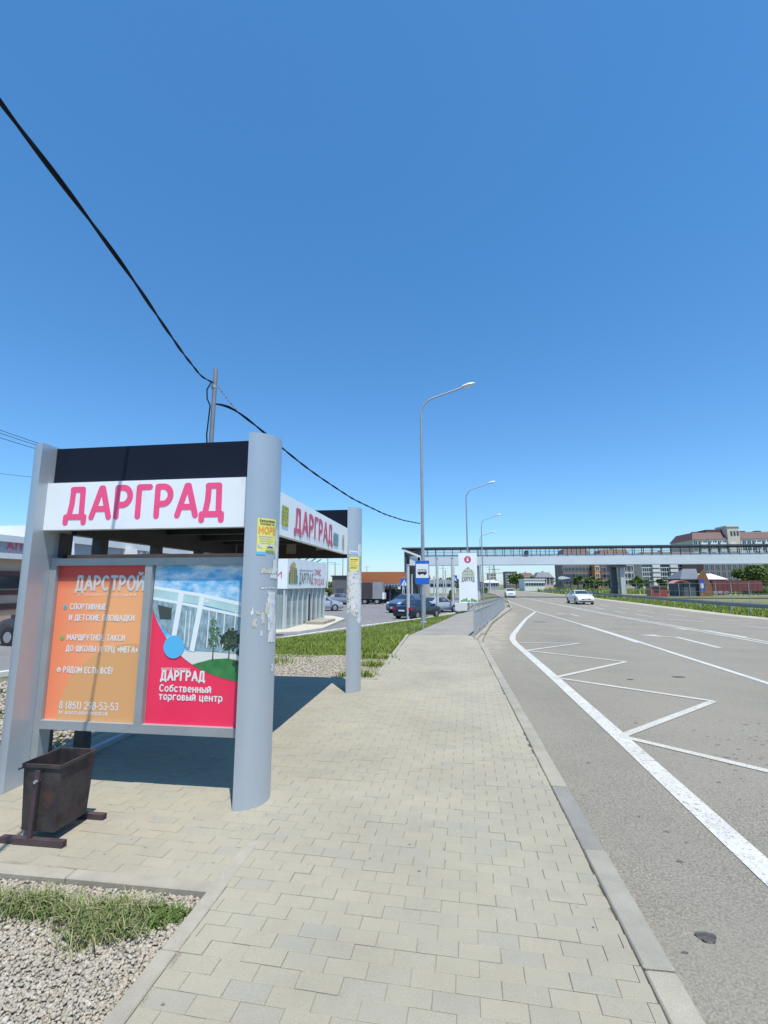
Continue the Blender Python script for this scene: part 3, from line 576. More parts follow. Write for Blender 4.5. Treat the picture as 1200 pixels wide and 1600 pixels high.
# ------------------------------------------------------------------ bus shelter
SH = thing('bus_shelter', 'grey bus shelter with curved silver pillars, pink lettered white fascias and two poster panels', 'bus shelter', (-2.75, 6, 0))
XR, XL, PA, PB = -1.72, -3.77, .206, .225                   # flat faces of the pillars, half axes of their section
def pillar(xf, y0, side, z1=3.07):
    n = 16; ring = []
    for i in range(n+1):
        th = math.pi*i/n; ring.append((xf+side*PA*math.sin(th), y0+PB-PB*math.cos(th)))
    mb = MB(); mb.loft([[(x, y, z) for x, y in ring] for z in (-.02, .8, 1.6, 2.4, z1)]); return mb.build('pillar', M['pillar'], SH, 'auto')
p1 = pillar(XR, 3.78, 1); p0 = pillar(XL, 3.80, -1); p2 = pillar(XR, 7.85, 1); p3 = pillar(XL, 7.85, -1)
# fascias
FR = Plane((XL, 3.905, 0), (1,0,0), (0,0,1)); SD = Plane((-1.715, 4.25, 0), (0,1,0), (0,0,1))
mb = MB(); mb.box(XL, XR-.03, 3.906, 3.99, 2.252, 2.70); fas = mb.build('fascia', M['whitesign'], SH)
mb = MB(); mb.box(XL+.005, XR-.025, 3.965, 4.03, 2.704, 3.055); mb.build('top_panel', M['navyglass'], SH)
mb = MB(); mb.box(-1.79, -1.72, 4.2, 7.85, 2.252, 2.70); fas2 = mb.build('fascia', M['whitesign'], SH, label='white side fascia with torn stickers')
mb = MB(); mb.box(XL+.005, XR-.03, 7.99, 8.06, 2.704, 3.045); mb.build('top_panel', M['navyglass'], SH)
mb = MB(); mb.box(XL, XR-.03, 8.0, 8.06, 2.2, 2.70); mb.build('rear_fascia', M['ceiling'], SH)
mb = MB(); mb.box(-3.83, -3.72, 4.26, 7.85, 2.24, 2.70); mb.build('side_beam', M['darkpost'], SH)
# roof: shallow arch along the length, ceiling under it
mb = MB(); rings = []
for i in range(13):
    y = 4.03+(7.99-4.03)*i/12; hgt = 2.56+.17*math.sin(math.pi*min(1, (i+1.5)/9 if i < 4 else 1-(i-4)/16)); rings.append([(-3.72,y,2.5),(-1.79,y,2.5),(-1.79,y,hgt),(-3.72,y,hgt)])
mb.loft(rings); mb.build('roof', M['ceiling'], SH)
mb = MB()
for y in (4.9, 5.8, 6.7, 7.4): mb.box(-3.7, -1.8, y-.03, y+.03, 2.40, 2.495)
mb.build('ceiling_beams', M['darkpost'], SH)
for y in (4.16, 4.66, 5.66, 6.71):
    mb = MB(); mb.box(-3.83, -3.72, y-.055, y+.055, -.01, 2.24); mb.build('post', M['darkpost'], SH)
mb = MB(); mb.box(-3.8, -3.74, 4.2, 7.9, .0, .05); mb.build('base_rail', M['frame'], SH)
# side fascia letters and stickers
strokes('ДАРГРАД', SD, .83, 2.35, .26, 1.72, M['pinkdark'], fas2, .052, .0008, .0004)
mb = MB()
for k in range(17): u = .86+k*.105; mb.add([SD(u, 2.345, .0045), SD(u+.02, 2.345, .0045), SD(u+.015, 2.29-.03*(k % 3), .0045)], [(0,1,2)])
struct(mb.build('letter_drip', mat('grey_glue', (.34,.32,.34), .8), fas2), 'stuff')
def sticker(u0, u1, v0, v1, m, lines):
    poly([(u0,v0),(u1,v0),(u1,v1),(u0,v1)], SD, m, fas2, .003, 'sticker')
    mb = MB()
    for k in range(lines):
        for j in range(3):
            a = u0+(u1-u0)*(.08+.3*j); v = v0+(v1-v0)*(k+.25)/lines; mb.add([SD(a, v, .005), SD(a+(u1-u0)*random.uniform(.1, .24), v, .005), SD(a+(u1-u0)*random.uniform(.1, .24), v+(v1-v0)*.5/lines, .005), SD(a, v+(v1-v0)*.5/lines, .005)], [(0,1,2,3)])
    struct(mb.build('sticker_print', M['green_t'], fas2), 'stuff')
sticker(.40, .60, 2.36, 2.57, mat('yellow_sticker', (.5,.45,.08), .7, var=.3, vscale=30), 5)
sticker(2.62, 2.92, 2.33, 2.52, mat('blue_sticker', (.18,.32,.42), .6, var=.3, vscale=12), 3)
sticker(3.22, 3.33, 2.31, 2.55, mat('pale_sticker', (.58,.6,.5), .7, var=.2, vscale=20), 7)
# front sign letters
strokes('ДАРГРАД', FR, .225, 2.365, .285, 1.56, M['pink'], fas, .056, .0008, .0004)
# poster case
mb = MB(); mb.box(XL+.002, -3.70, 4.03, 4.15, 0, 2.0); mb.build('case_leg', M['frame'], SH)
pc = MB()
pc.box(-3.698, -1.73, 4.02, 4.14, 1.925, 1.992); pc.box(-3.698, -1.73, 4.02, 4.14, .462, .535); pc.box(-2.78, -2.71, 4.022, 4.138, .536, 1.924); pc.box(-3.697, -1.735, 4.07, 4.135, .536, 1.924)
case = pc.build('poster_case', M['frame'], SH)
mb = MB(); mb.box(-3.70, -1.73, 4.145, 4.20, 1.95, 2.035); mb.build('cap_board', M['brown'], SH)
Y0 = 4.066
# poster 1 : orange
g1 = bpy.data.materials.new('orange_poster'); g1.use_nodes = True; N = g1.node_tree.nodes; L = g1.node_tree.links
geo = N.new('ShaderNodeNewGeometry'); sx = N.new('ShaderNodeSeparateXYZ'); L.new(geo.outputs['Position'], sx.inputs[0])
mr = N.new('ShaderNodeMapRange'); mr.inputs[1].default_value = -3.7; mr.inputs[2].default_value = -3.15; L.new(sx.outputs[0], mr.inputs[0])
mz = N.new('ShaderNodeMapRange'); mz.inputs[1].default_value = 1.70; mz.inputs[2].default_value = 1.83; L.new(sx.outputs[2], mz.inputs[0])
mx = N.new('ShaderNodeMix'); mx.data_type = 'RGBA'; L.new(mr.outputs[0], mx.inputs[0]); mx.inputs[6].default_value = (.95,.25,.12,1); mx.inputs[7].default_value = (.93,.41,.17,1)
my = N.new('ShaderNodeMix'); my.data_type = 'RGBA'; L.new(mz.outputs[0], my.inputs[0]); L.new(mx.outputs[2], my.inputs[6]); my.inputs[7].default_value = (.62,.06,.05,1)
L.new(my.outputs[2], N['Principled BSDF'].inputs['Base Color']); N['Principled BSDF'].inputs['Roughness'].default_value = .4
PO = Plane((-3.697, Y0, .535), (1,0,0), (0,0,1))            # u 0..0.91, v 0..1.39
poly([(0,0),(.912,0),(.912,1.39),(0,1.39)], PO, g1, case, .0, 'poster', label='orange poster with white lines of text')
c = [(u, v) for u, v in circ(.80, .05, .66, 60) if 0 <= u <= .91 and v >= 0]
arcp = [(u, v) for u, v in circ(.82, -.02, .70, 90, 0, 180) if 0.001 <= u <= .911 and v >= 0]
poly(arcp+[(.12,.001),(.911,.001)], PO, mat('tan_print', (.74,.37,.15), .4), case, .0015)
W1 = M['white']
silver = mat('pale_print', (.62,.60,.56), .4)
text('ДАРСТРОЙ', .17, PO, .195, 1.165, silver, case, .003, width=.685, sw=.2)
text('строим будущее', .034, PO, .22, 1.11, W1, case, .003, width=.60)
for v, s, u, wdt in ((.985,'СПОРТИВНЫЕ',.155,.37),(.885,'И ДЕТСКИЕ ПЛОЩАДКИ',.155,.66),(.705,'МАРШРУТНОЕ ТАКСИ',.155,.58),(.605,'ДО ШКОЛЫ И ТРЦ «МЕГА»',.155,.72),(.415,'РЯДОМ ЕСТЬ ВСЁ!',.15,.49)):
    text(s, .066, PO, u, v, W1, case, .003, width=wdt, sw=.2)
text('8 (861) 298-53-53', .084, PO, .145, .10, W1, case, .003, width=.58, sw=.14)
text('жк-даргардкраснодар.рф', .042, PO, .14, .055, W1, case, .003, width=.49)
for v, cc in ((1.005, M['cyan']), (.725, mat('lime_print', (.35,.5,.1), .5)), (.435, W1)):
    poly(circ(.10, v, .022, 14), PO, cc, case, .003)
    poly(circ(.10, v, .010, 10), PO, M['green_t'] if cc is not W1 else mat('orange_dot', (.75,.4,.2), .5), case, .0045)
# poster 2 : red with a picture of a shopping centre
PQ = Plane((-2.703, Y0, .535), (1,0,0), (0,0,1))            # u 0..0.96, v 0..1.39
poly([(0,0),(.968,0),(.968,1.39),(0,1.39)], PQ, M['red_print'], case, .0, 'poster', label='red poster with a picture of a white shopping centre')
skyp = mat('printed_sky', (.10,.42,.72), .4, spot=(.78,.86,.9), spot_s=3.2, spot_t=(.42,.62), stretch=(1,1,2.2))
def edge_v(u): return .98-(.62*(1-math.exp(-u*3.2)))-.03*u   # lower edge of the picture
low = [(u, edge_v(u)) for u in np.linspace(0, .968, 24)]
poly(low+[(.968,1.39),(0,1.39)], PQ, skyp, case, .0012)
grn = mat('printed_lawn', (.045,.22,.06), .5, var=.25, vscale=12); prw = mat('printed_white', (.80,.85,.84), .4); prg = mat('printed_glass', (.27,.38,.42), .3, var=.4, vscale=14, stretch=(3,3,1)); prd = mat('printed_dark', (.05,.07,.06), .5); prb = mat('printed_teal', (.45,.64,.64), .4, var=.15, vscale=5)
pv = mat('printed_path', (.74,.73,.66), .5)
cl = lambda pts: [(u, max(v, edge_v(u)+.001)) for u, v in pts]
poly(cl([(u, edge_v(u)) for u in np.linspace(.28, .968, 14)]+[(.968,.62),(.28,.62)]), PQ, pv, case, .0018)
poly(cl([(u, edge_v(u)) for u in np.linspace(.42, .968, 12)]+[(.968,.53),(.75,.57),(.6,.56),(.45,.52)]), PQ, grn, case, .0024)
poly(cl([(.0,1.10),(.26,1.06),(.40,1.03),(.968,.93),(.968,.60),(.36,.64),(.10,.84),(.0,.98)]), PQ, prg, case, .0030)
poly([(0,1.175),(.26,1.135),(.26,1.06),(0,1.10)], PQ, prb, case, .0036); poly([(.27,1.135),(.45,1.105),(.45,1.035),(.27,1.06)], PQ, prb, case, .0036); poly([(.47,1.10),(.968,1.0),(.968,.93),(.47,1.035)], PQ, prb, case, .0036)
for a in ([(0,1.20),(.45,1.135),(.968,1.035),(.968,1.0),(.45,1.105),(0,1.175)], [(0,1.10),(.26,1.06),(.968,.93),(.968,.905),(.26,1.035),(0,1.075)], [(.25,1.15),(.30,1.14),(.245,.70),(.20,.72)], [(.455,1.12),(.505,1.11),(.43,.62),(.385,.63)]): poly(cl(a), PQ, prw, case, .0042)
for u in (.33, .37, .55, .62, .70, .80): poly([(u,.98),(u+.008,.978),(u+.002,.66),(u-.006,.66)], PQ, prw, case, .0042)
poly([(.05,1.03),(.19,1.0),(.19,.9),(.08,.9)], PQ, prd, case, .0042)
poly(circ(.525,1.065,.017,14), PQ, W1, case, .0048)
def blob(cu, cv, r, m, n=22): poly([(min(.967, cu+(r*(1+.22*math.sin(5*t+cu*40)+.12*math.sin(11*t)))*math.cos(t)), cv+r*1.05*(1+.16*math.sin(7*t))*math.sin(t)) for t in np.linspace(0, 2*math.pi, n*2, False)], PQ, m, case, .0052)
prt = mat('printed_tree', (.045,.085,.04), .6, var=.5, vscale=22); prl = mat('printed_pale_tree', (.14,.24,.13), .6, var=.5, vscale=24)
def leafage(cu, cv, r, n, m):
    mb = MB()
    for k in range(n):
        t, q = random.uniform(0, 2*math.pi), r*math.sqrt(random.random())*random.uniform(.8, 1.1); a_ = random.uniform(0, 6); l = r*random.uniform(.09, .2)
        u0, v0 = cu+q*math.cos(t), cv+q*math.sin(t)*1.05
        mb.add([PQ(min(.966, u0+l*math.cos(a_+g)*s_), v0+l*math.sin(a_+g), .0052+.00002*(k % 40)) for g, s_ in ((0,1.2),(1.5,.8),(3.1,1.1),(4.6,.7))], [(0,1,2,3)])
    struct(mb.build('print', m, case), 'stuff')
prx = mat('printed_dark_leaf', (.02,.04,.022), .6)
for args in ((.76,.73,.088),(.94,.76,.10),(.82,.53,.026),(.85,.62,.024)): leafage(*args, 90, prx); leafage(*args, 110, prt); leafage(args[0]-.012, args[1]+.02, args[2]*.7, 30, prl)
for args in ((.61,.80,.05),(.61,.71,.05),(.6,.88,.03)): leafage(*args, 60, prl); leafage(*args, 30, prt)
for u, a, b in ((.76,.57,.66),(.61,.55,.68),(.93,.58,.68),(.83,.46,.54)): poly([(u-.006,a),(u+.006,a),(u+.004,b),(u-.004,b)], PQ, prd, case, .0054)
poly(circ(.235,.66,.10,36), PQ, mat('printed_blue_disc', (.10,.47,.76), .4), case, .0060)
text('ЖИЛОЙ КОМПЛЕКС', .03, PQ, .125, .455, W1, case, .003, width=.28)
text('ДАРГРАД', .105, PQ, .13, .375, W1, case, .003, width=.41, sw=.23)
text('Собственный', .075, PQ, .125, .277, W1, case, .003, width=.48, sw=.21)
text('торговый центр', .075, PQ, .125, .207, W1, case, .003, width=.59, sw=.21)
# flyers and torn paper on the pillars
def onp(xf, y0):
    cum = [0]; pts = []; n = 200
    for i in range(n+1):
        th = math.pi*i/n; pts.append((xf+PA*math.sin(th), y0+PB-PB*math.cos(th), math.sin(th)/PA, -math.cos(th)/PB))
    for a, b in zip(pts[:-1], pts[1:]): cum.append(cum[-1]+math.hypot(b[0]-a[0], b[1]-a[1]))
    def f(s, v, w_=0):
        i = np.interp(s, cum, range(n+1)); k = int(min(i, n-1)); t = i-k; a, b = pts[k], pts[k+1]
        x = a[0]+(b[0]-a[0])*t; y = a[1]+(b[1]-a[1])*t; nx_, ny_ = a[2], a[3]; l = math.hypot(nx_, ny_)
        return (x+nx_/l*w_, y+ny_/l*w_, v)
    return f
def curved(s0, s1, v0, v1, f, m, parent, w_=.002, name='flyer', rag=0, label=None):
    n = max(4, int((s1-s0)/.012)); mb = MB(); vs = []
    rows = 1 if not rag else max(4, int((v1-v0)/.03))
    for j in range(rows+1):
        for i in range(n+1):
            s = s0+(s1-s0)*i/n; v = v0+(v1-v0)*j/rows
            if rag and i in (0, n): s += random.uniform(-rag, rag)
            if rag and j in (0, rows): v += random.uniform(-rag, rag)
            vs.append(f(s, v, w_+(.0006*random.random() if rag else 0)))
    mb.add(vs, [(j*(n+1)+i, j*(n+1)+i+1, (j+1)*(n+1)+i+1, (j+1)*(n+1)+i) for j in range(rows) for i in range(n)]); return mb.build(name, m, parent, True, label)
f1 = onp(XR, 3.78); f2 = onp(XR, 7.85)
def tx1(s, v, txt, sz, m, wd, f=f1, par=p1, bold=.0): text(txt, sz, None, s, v, m, par, .0042, width=wd, fn=f, sw=.2)
curved(.105, .295, 2.02, 2.315, f1, M['yellow'], p1, .002, 'flyer', label='yellow flyer about trips to the sea')
tx1(.125, 2.283, 'Ежедневные', .028, M['black_t'], .15); tx1(.13, 2.258, 'поездки на', .024, M['black_t'], .14)
tx1(.12, 2.185, 'МОРЕ', .075, M['orange_t'], .165, bold=.003)
for k in range(4): curved(.12+.004*k, .255-.02*(k % 2), 2.155-.019*k, 2.160-.019*k, f1, M['paperold'], p1, .004, 'flyer_print')
curved(.115, .155, 2.06, 2.095, f1, M['paper'], p1, .004, 'flyer_print', .004); curved(.19, .275, 2.055, 2.09, f1, M['paper'], p1, .004, 'flyer_print', .005); curved(.20, .26, 2.062, 2.072, f1, M['black_t'], p1, .005, 'flyer_print')
curved(.185, .28, 2.025, 2.04, f1, M['green_t'], p1, .004, 'flyer_print', .002)
curved(.105, .185, 2.0, 2.025, f1, M['cyan'], p1, .0035, 'flyer_strip')
curved(.15, .30, 1.845, 1.885, f1, M['paperold'], p1, .002, 'paper_scrap', .006)
curved(.25, .36, 1.80, 1.835, f1, M['paper'], p1, .0022, 'paper_scrap', .006)
for s0, s1, v0, v1, m in ((.30,.345,1.86,2.24,'paper'),(.27,.33,1.84,1.96,'paper'),(.225,.33,1.48,1.69,'paper'),(.24,.36,1.26,1.50,'paper'),(.20,.25,1.50,1.60,'paperold'),(.15,.33,1.715,1.722,'paper'),(.12,.16,1.50,1.53,'paperold'),(.10,.13,1.40,1.47,'paperold'),(.16,.18,1.33,1.37,'paper'),(.17,.20,1.42,1.52,'paperold'),(.085,.095,1.5,1.56,'paper'),(.30,.34,1.02,1.08,'paper')):
    curved(s0, s1, v0, v1, f1, M[m], p1, .0018+random.random()*.0008, 'paper_scrap', .009)
curved(.04, .23, 1.98, 2.21, f2, M['yellow'], p2, .0024, 'flyer', .004, 'yellow flyer')
for k in range(5): curved(.06, .20-.02*(k % 3), 2.16-.035*k, 2.172-.035*k, f2, M['black_t' if k in (0, 4) else 'orange_t'], p2, .004, 'flyer_print', .003)
curved(.04, .20, 2.26, 2.32, f2, M['paper'], p2, .002, 'paper_scrap', .008); curved(.05, .19, 2.275, 2.29, f2, M['cyan'], p2, .0035, 'flyer_print', .002)
curved(.20, .30, 2.22, 2.44, f2, M['paper'], p2, .0022, 'paper_scrap', .012)
whitemess = mat('torn_paper_layer', (.62,.62,.60), .85, var=.14, vscale=20, fine=.12, fscale=60, spot=(.36,.38,.41), spot_s=14, spot_t=(.60,.68), alpha=(9, .33, .40))
curved(.012, .30, 1.28, 1.98, f2, whitemess, p2, .0018, 'paper_scrap', .03); curved(.05, .28, 1.34, 1.88, f2, M['paper'], p2, .0028, 'paper_scrap', .05)
curved(.20, .32, 1.10, 1.40, f2, whitemess, p2, .002, 'paper_scrap', .03); curved(.08, .16, 1.22, 1.32, f2, M['paperold'], p2, .002, 'paper_scrap', .02)
for s in (.13, .02, .22):                                   # tape seam rings
    pass
mb = MB()                                                   # paper on the left pillar's outer side
f0 = lambda s, v, w_=0: (2*XL-(lambda q: q[0]-XR+XL)(onp(XR, 3.80)(s, v, w_))-0, onp(XR, 3.80)(s, v, w_)[1], v)
for s0, s1, v0, v1 in ((.22,.30,1.15,1.45),(.2,.27,1.62,1.72),(.19,.26,1.80,1.84)): curved(s0, s1, v0, v1, f0, M['paper'], p0, .002, 'paper_scrap', .01)
# papers under the roof on the rear fascia
RF = Plane((XL, 7.998, 0), (1,0,0), (0,0,1))
poly([(.92,2.28),(1.10,2.28),(1.10,2.5),(.93,2.5)], RF, mat('faded_notice', (.30,.27,.22), .8, var=.3, vscale=12), SH, .002, 'notice'); poly([(1.46,2.34),(1.60,2.34),(1.60,2.52),(1.46,2.52)], RF, mat('pale_notice', (.36,.42,.38), .8, var=.2, vscale=15), SH, .002, 'notice')

# ------------------------------------------------------------------ litter bin
BN = thing('litter_bin', 'rusty dark metal litter bin on two tube feet in front of the orange poster', 'litter bin', (-2.86, 3.33, 0))
def rect(x0, x1, y0, y1, z): return [(x0,y0,z),(x1,y0,z),(x1,y1,z),(x0,y1,z)]
mb = MB(); t_ = .004
o1 = [rect(-2.982,-2.728,3.182,3.475,.065), rect(-3.005,-2.715,3.172,3.5,.50)]
i1 = [rect(-3.005+t_,-2.715-t_,3.175+t_,3.495-t_,.50), rect(-2.982+t_,-2.728-t_,3.182+t_,3.475-t_,.075)]
mb.loft(o1+i1); mb.build('bin_body', M['bin'], BN)
mb = MB()
for a, b in zip(rect(-3.011,-2.709,3.169,3.501,.49), rect(-3.011,-2.709,3.169,3.501,.49)[1:]+rect(-3.011,-2.709,3.169,3.501,.49)[:1]): mb.bar(a, b, .012, .024)
mb.build('rim', M['bin'], BN)
for y, s in ((3.145, -1), (3.525, 1)):
    mb = MB(); mb.bar((-3.09,y,.021),(-2.61,y,.021), .04, .04); ft = mb.build('foot', M['binfoot'], BN, 'auto')
    mb = MB(); mb.bar((-2.6095,y,.021),(-2.6085,y,.021), .03, .03); mb.build('tube_end', M['black_t'], ft)
    mb = MB(); mb.bar((-2.875,y,.04), (-2.865,y+s*.0,.40), .03, .022); mb.bar((-2.865,y,.395), (-2.865,y,.47), .036, .01); st = mb.build('stand', M['binfoot'], BN)
    mb = MB(); mb.tube([(-2.865,y+.02,.40),(-2.865,y-.022,.40)], .011, 8); mb.build('pivot_bolt', M['steel'], st)
mb = MB(); mb.bar((-3.0,3.2,.475), (-3.055,3.19,.455), .03, .012); mb.build('handle', M['bin'], BN)

# ------------------------------------------------------------------ lamps, poles and cables
def lamp(loc, label):
    r = thing('street_lamp', label, 'street lamp', (0,0,0), 'tall grey street lamps along the road'); Hh = 12.0
    mb = MB(); mb.tube([(0,0,0),(0,0,1.6)], .115, 12); mb.tube([(0,0,1.55),(0,0,5),(0,0,Hh-1.0)], [.10,.085,.062], 12)
    path = [(0,0,Hh-1.0)]+[(.9-.9*math.cos(R(a))*1.0, 0, Hh-1.0+1.0*math.sin(R(a))*.95) for a in (15,30,45,60,72)]+[(2.25,0,Hh+.42)]
    mb.tube(path, .05, 10); mb.build('pole', M['lamp_pole'], r, 'auto')
    mb = MB(); rings = []
    for t, wy, hz in ((0,.05,.05),(.12,.10,.09),(.35,.15,.13),(.6,.13,.10),(.74,.03,.03)):
        rings.append([(2.2+t, wy*math.cos(R(a)), Hh+.46+t*.22+hz*math.sin(R(a))*(1 if a < 180 else .45)) for a in range(0, 360, 36)])
    mb.loft(rings); hd = mb.build('lamp_head', M['lamp_head'], r, 'auto')
    mb = MB(); mb.loft([[(2.52+.2*math.cos(R(a)), .09*math.sin(R(a)), Hh+.475+.045*math.cos(R(a))+dz) for a in range(0, 360, 36)] for dz in (-.05, .02)]); mb.build('lamp_glass', M['headlight'], hd)
    mb = MB(); mb.cbox(-.15,.15,-.15,.15,-.1,.03,.01); mb.build('base_flange', M['lamp_pole'], r)
    r.location = loc; return r
Lx = [(-1.36, 24.5), (1.78, 47), (4.75, 70), (5.9, 92)]
l0 = lamp((Lx[0][0], Lx[0][1], T(*Lx[0])), 'nearest and largest street lamp, standing just behind the bus stop sign')
for (x, y), s in zip(Lx[1:], ('second street lamp from the front, rising behind the white pylon sign', 'third street lamp from the front, just past the white pylon sign', 'most distant small street lamp beyond the footbridge')):
    dup(l0, (x, y, T(x, y)), s)
PX, PY = -4.72, 8.6
UP = thing('utility_pole', 'slim grey steel pole rising behind the bus shelter and carrying the black cable', 'utility pole', (PX, PY, T(PX, PY)))
ptop = float(atY(333,577,PY)[2])
mb = MB(); mb.tube([(PX,PY,T(PX,PY)-.05),(PX,PY,3.5),(PX+.02,PY,ptop)], [.055,.047,.043], 10); mb.build('pole', mat('weathered_pole', (.24,.25,.26), .6, .3, var=.15, vscale=3), UP, 'auto')
mb = MB(); mb.tube([(PX+.005,PY,z_) for z_ in (ptop-.42,ptop-.36)], .056, 10); mb.build('clamp_band', M['steel'], UP, 'auto')
def twisted(pts, r, gap, turns, m, name, label, cat, group=None):
    pts = [Vector(p) for p in pts]; n = len(pts); mb = MB()
    for ph in (0, math.pi):
        path = []
        for i, p in enumerate(pts):
            t = (pts[min(i+1,n-1)]-pts[max(i-1,0)]).normalized(); a = t.cross(Vector((0,0,1))).normalized(); b = t.cross(a)
            an = ph+turns*2*math.pi*i/n; path.append(p+a*math.cos(an)*gap+b*math.sin(an)*gap)
        mb.tube(path, r, 7)
    return tag(mb.build(name, m, None, True), label, cat, group)
def smooth_path(P, n):
    P = np.array(P, float); s = np.concatenate([[0], np.cumsum(np.linalg.norm(np.diff(P, axis=0), axis=1))]); t = np.linspace(0, s[-1], n)
    out = np.stack([np.interp(t, s, P[:,k]) for k in range(3)], 1)
    for _ in range(max(2, n//14)): out[1:-1] = (out[:-2]+2*out[1:-1]+out[2:])/4
    return out
za = float(atY(326,600,PY)[2])
near = [(-.6,-9,5.6),(-1.5,-1.5,4.25)]+[tuple(atY(px,py,Y)) for px,py,Y in ((0,163,1.80),(50,225,2.08),(100,290,2.40),(150,357,2.83),(200,425,3.36),(250,500,4.45),(285,551,5.7),(315,589,7.6))]+[(PX,PY-.06,za)]
twisted(smooth_path(near, 150), .0105, .008, 11, M['cable'], 'overhead_cable', 'thick black twisted cable hanging from the top left corner to the grey pole', 'cable')
far = []
for px, py in ((348,626),(370,642),(400,665),(437,697),(470,724),(500,746),(550,779),(600,803),(630,813),(656,818)):
    r = ray(px, py); a = np.array([PX, PY]); b = np.array(Lx[0])
    k = (b-a); tt = (r[0]*a[1]-r[1]*a[0])/(r[1]*k[0]-r[0]*k[1]); q = a+k*tt; far.append((q[0], q[1], CAMH+r[2]*q[1]/r[1]))
twisted(smooth_path([(PX+.03,PY+.05,za-.42)]+far, 70), .017, .012, 12, M['cable'], 'overhead_cable', 'black cable sagging from the grey pole to the nearest street lamp', 'cable')
mb = MB(); pass
q0 = Vector((PX+.03,PY,za)); q1 = Vector(far[1])
for i in range(9): mb.tube([q0.lerp(q1, i/9), q0.lerp(q1, (i+.75)/9)], .011 if i % 2 else .016, 6)
tag(mb.build('tension_chain', M['steel'], None), 'short pale chain tying the sagging cable to the grey pole top', 'chain')
mb = MB(); mb.tube([(PX-.02,PY-.06,za+.02),(PX-.11,PY-.07,za-.15),(PX-.1,PY-.06,za-.34),(PX-.02,PY-.07,za-.5),(PX-.06,PY-.065,za-1.1),(PX-.01,PY-.07,za-1.7)], .014, 7); mb.build('cable_loop', M['cable'], UP, True)

# ------------------------------------------------------------------ bus stop sign, railing, pylon sign
bx, by = G(661, 983); BZ = T(bx, by)
BS = thing('bus_stop_sign', 'blue bus stop sign with a black bus pictured on white', 'road sign', (bx, by, BZ))
mb = MB(); mb.tube([(bx,by,BZ-.1),(bx,by,2.75)], .032, 10); mb.build('pole', M['steel'], BS, 'auto')
BP = Plane((bx-.29, by-.06, 0), (1,0,0), (0,0,1)); zb, zt = float(atY(661,913,by)[2]), float(atY(661,876,by)[2]); hh = zt-zb
mb = MB(); mb.box(bx-.29,bx+.29,by-.055,by-.03,zb,zt); pl_ = mb.build('sign_plate', M['steel'], BS)
poly([(.005,zb+.005),(.575,zb+.005),(.575,zt-.005),(.005,zt-.005)], BP, M['blue'], pl_, .002)
poly([(.03,zb+hh*.27),(.55,zb+hh*.27),(.55,zt-hh*.14),(.03,zt-hh*.14)], BP, M['white'], pl_, .004)
zc = zb+hh*.43
poly([(.10,zc),(.47,zc),(.48,zc+.05),(.47,zc+.09),(.45,zc+.19),(.10,zc+.19)], BP, M['black_t'], pl_, .006)
for k in range(5): poly([(.115+k*.066,zc+.10),(.165+k*.066,zc+.10),(.165+k*.066,zc+.165),(.115+k*.066,zc+.165)], BP, M['white'], pl_, .008)
for u in (.18, .39): poly(circ(u, zc, .042, 16), BP, M['black_t'], pl_, .0075)
for zz in (zb+.15, zt-.2): mb = MB(); mb.box(bx-.06,bx+.06,by-.031,by+.035,zz,zz+.03); mb.build('bracket', M['steel'], BS)

RL = thing('pedestrian_railing', 'long grey metal pedestrian railing between the footpath and the bus bay', 'railing', (.75, 17.3, 0))
rp = [(p[0]+.06, p[1]) for p in PR]; ys = np.arange(rp[0][1], 47, 2.0)
rxf = lambda y: float(np.interp(y, [p[1] for p in rp], [p[0] for p in rp]))
for i, y in enumerate(ys):
    x = rxf(y); z0 = T(x, y)
    mb = MB(); mb.box(x-.03,x+.03,y-.03,y+.03,z0-.05,z0+1.12); mb.build('post', M['steel'], RL)
    if i < len(ys)-1:
        y2 = ys[i+1]; x2 = rxf(y2); z2 = T(x2, y2)
        for h, s in ((1.09,.05),(.86,.03),(.16,.03)):
            mb = MB(); mb.bar((x,y,z0+h), (x2,y2,z2+h), s, s); mb.build('rail', M['steel'], RL)
        for k in range(1, 9):
            t = k/9; xx, yy, zz = x+(x2-x)*t, y+(y2-y)*t, z0+(z2-z0)*t
            mb = MB(); mb.box(xx-.009,xx+.009,yy-.009,yy+.009,zz+.16,zz+(.86 if k % 3 else 1.08)); mb.build('baluster', M['steel'], RL)
PYL = thing('pylon_sign', 'tall white pylon sign with a red disc and a drawing of coloured houses', 'pylon sign', (2, 44.6, -.3))
yp = 44.5; a = atY(716,864,yp); b = atY(747,942,yp); X0, X1, Z0, Z1 = float(a[0]), float(b[0]), float(b[2]), float(a[2])
mb = MB(); mb.box(X0,X1,yp,yp+.45,Z0,Z1); pb = mb.build('sign_body', M['whitesign'], PYL)
mb = MB(); mb.box(X0-.4,X1-1.0,yp-.2,yp+.65,Z0-.7,Z0-.02); mb.build('plinth', M['whitewall'], PYL)
PP = Plane((X0, yp, Z0), (1,0,0), (0,0,1)); PWd, PH = X1-X0, Z1-Z0
poly(circ(PWd*.5, PH*.865, PWd*.19, 24), PP, M['pinkdark'], pb, .01)
poly([(PWd*.44,PH*.83),(PWd*.56,PH*.83),(PWd*.54,PH*.885),(PWd*.5,PH*.91),(PWd*.46,PH*.885)], PP, M['white'], pb, .02)
hues = [mat('house_print_%s' % n, c, .6) for n, c in (('ochre',(.55,.42,.12)),('green',(.22,.36,.14)),('tan',(.5,.36,.2)),('teal',(.2,.36,.32)))]
cols = [(.17,.3,.10),(.26,.38,.14),(.36,.48,.18),(.46,.58,.20),(.56,.68,.16),(.66,.76,.14),(.74,.84,.10)]
